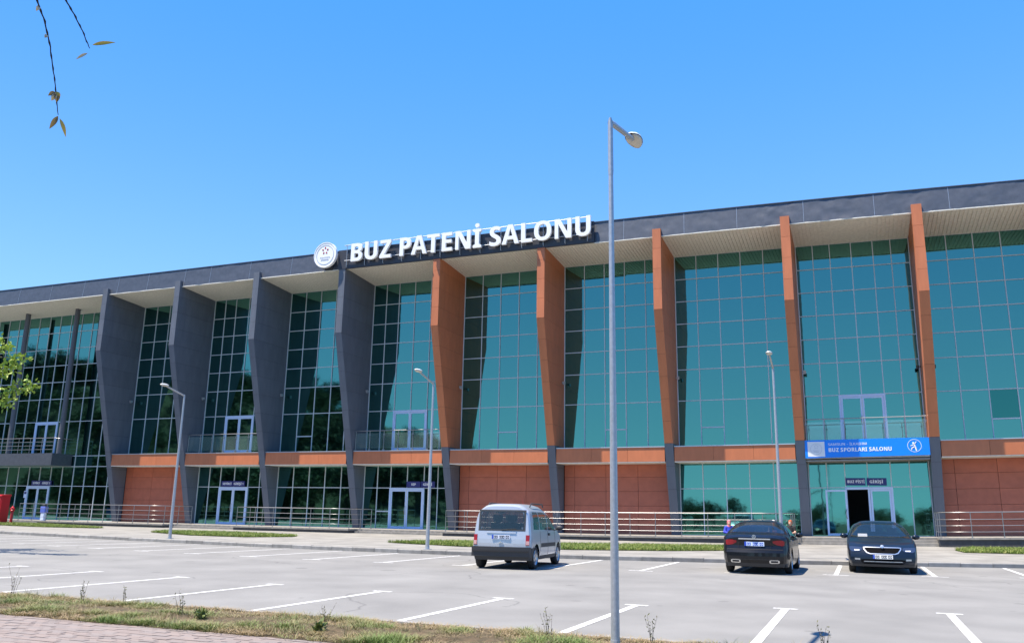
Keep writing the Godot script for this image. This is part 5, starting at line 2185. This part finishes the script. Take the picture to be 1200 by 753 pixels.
func tree_mesh(seed_: int, h: float, r: float, leaves: int, lo: Color, hi: Color) -> ArrayMesh:
	var keep := rng.state
	rng.seed = seed_
	var crown := mb()
	crown.tinted = true
	crown.tint = Color(0.09, 0.07, 0.05)
	crown.tube([Vector3(0, -0.3, 0), Vector3(0.05, h * 0.45, 0), Vector3(0, h * 0.85, 0.05)], [0.035 * h, 0.024 * h, 0.008 * h], 7)
	for i in 16:
		var d := random_dir()
		var c := Vector3(0, h * 0.6, 0) + d * Vector3(r, h * 0.34, r) * 0.72
		crown.tint = Color(0.09, 0.07, 0.05)
		crown.tube([Vector3(0, h * 0.35, 0), c], [0.012 * h, 0.004 * h], 4, false)
		leaf_cloud(crown, c, Vector3(r * 0.5, h * 0.16, r * 0.5), leaves / 16, h * 0.055, lo, hi)
	rng.state = keep
	return crown.mesh(M.tinted)


func hill_y(x: float, z: float) -> float:
	# a wooded slope that climbs behind the far end of the car park
	var a := clampf((-x - 62.0) / 78.0, 0.0, 1.0)
	var d := clampf((z - 46.0) / 40.0, 0.0, 1.0)
	return 27.0 * a * a * (3.0 - 2.0 * a) * d * d * (3.0 - 2.0 * d)


func build_surroundings() -> void:
	var b := mb()
	var rows := []
	for j in 31:
		var row := []
		for i in 41:
			var x := -260.0 + i * 5.5
			var z := 200.0 - j * 5.2
			row.append(Vector3(x, hill_y(x, z) - 0.04, z))
		rows.append(row)
	b.grid(rows)
	var h := part(b, "hillside", M.earth, self)
	h.set_meta("kind", "structure")
	var kinds := [tree_mesh(1, 8.0, 3.2, 1100, Color(0.022, 0.04, 0.012), Color(0.055, 0.085, 0.022)), tree_mesh(2, 9.5, 3.0, 1100, Color(0.018, 0.034, 0.012), Color(0.045, 0.065, 0.022)), tree_mesh(3, 6.5, 3.0, 1000, Color(0.03, 0.05, 0.012), Color(0.075, 0.10, 0.028))]
	var places := [[], [], []]
	for i in 330:
		var x := rng.randf_range(-230.0, -58.0)
		var z := rng.randf_range(56.0, 150.0)
		places[rng.randi() % 3].append([Transform3D(Basis(Vector3.UP, rng.randf() * TAU).scaled(Vector3.ONE * rng.randf_range(0.8, 1.35)), Vector3(x, hill_y(x, z), z)), Color(1, 1, 1) * rng.randf_range(0.8, 1.15)])
	for i in 40:
		var x := rng.randf_range(-120.0, -62.0)
		var z := rng.randf_range(44.0, 58.0)
		places[rng.randi() % 3].append([Transform3D(Basis(Vector3.UP, rng.randf() * TAU).scaled(Vector3.ONE * rng.randf_range(0.7, 1.2)), Vector3(x, hill_y(x, z), z)), Color(1, 1, 1) * rng.randf_range(0.8, 1.15)])
	for i in 46:
		var x := rng.randf_range(-60.0, 45.0)
		var z := rng.randf_range(66.0, 90.0)
		var s := rng.randf_range(0.3, 0.62) * (1.0 if x > -30 else 1.4)
		places[rng.randi() % 3].append([Transform3D(Basis(Vector3.UP, rng.randf() * TAU).scaled(Vector3(s * 1.2, s, s * 1.2)), Vector3(x, 0, z)), Color(1, 1, 1) * rng.randf_range(0.8, 1.15)])
	for k in 3:
		scatter("wood", kinds[k], places[k], "")
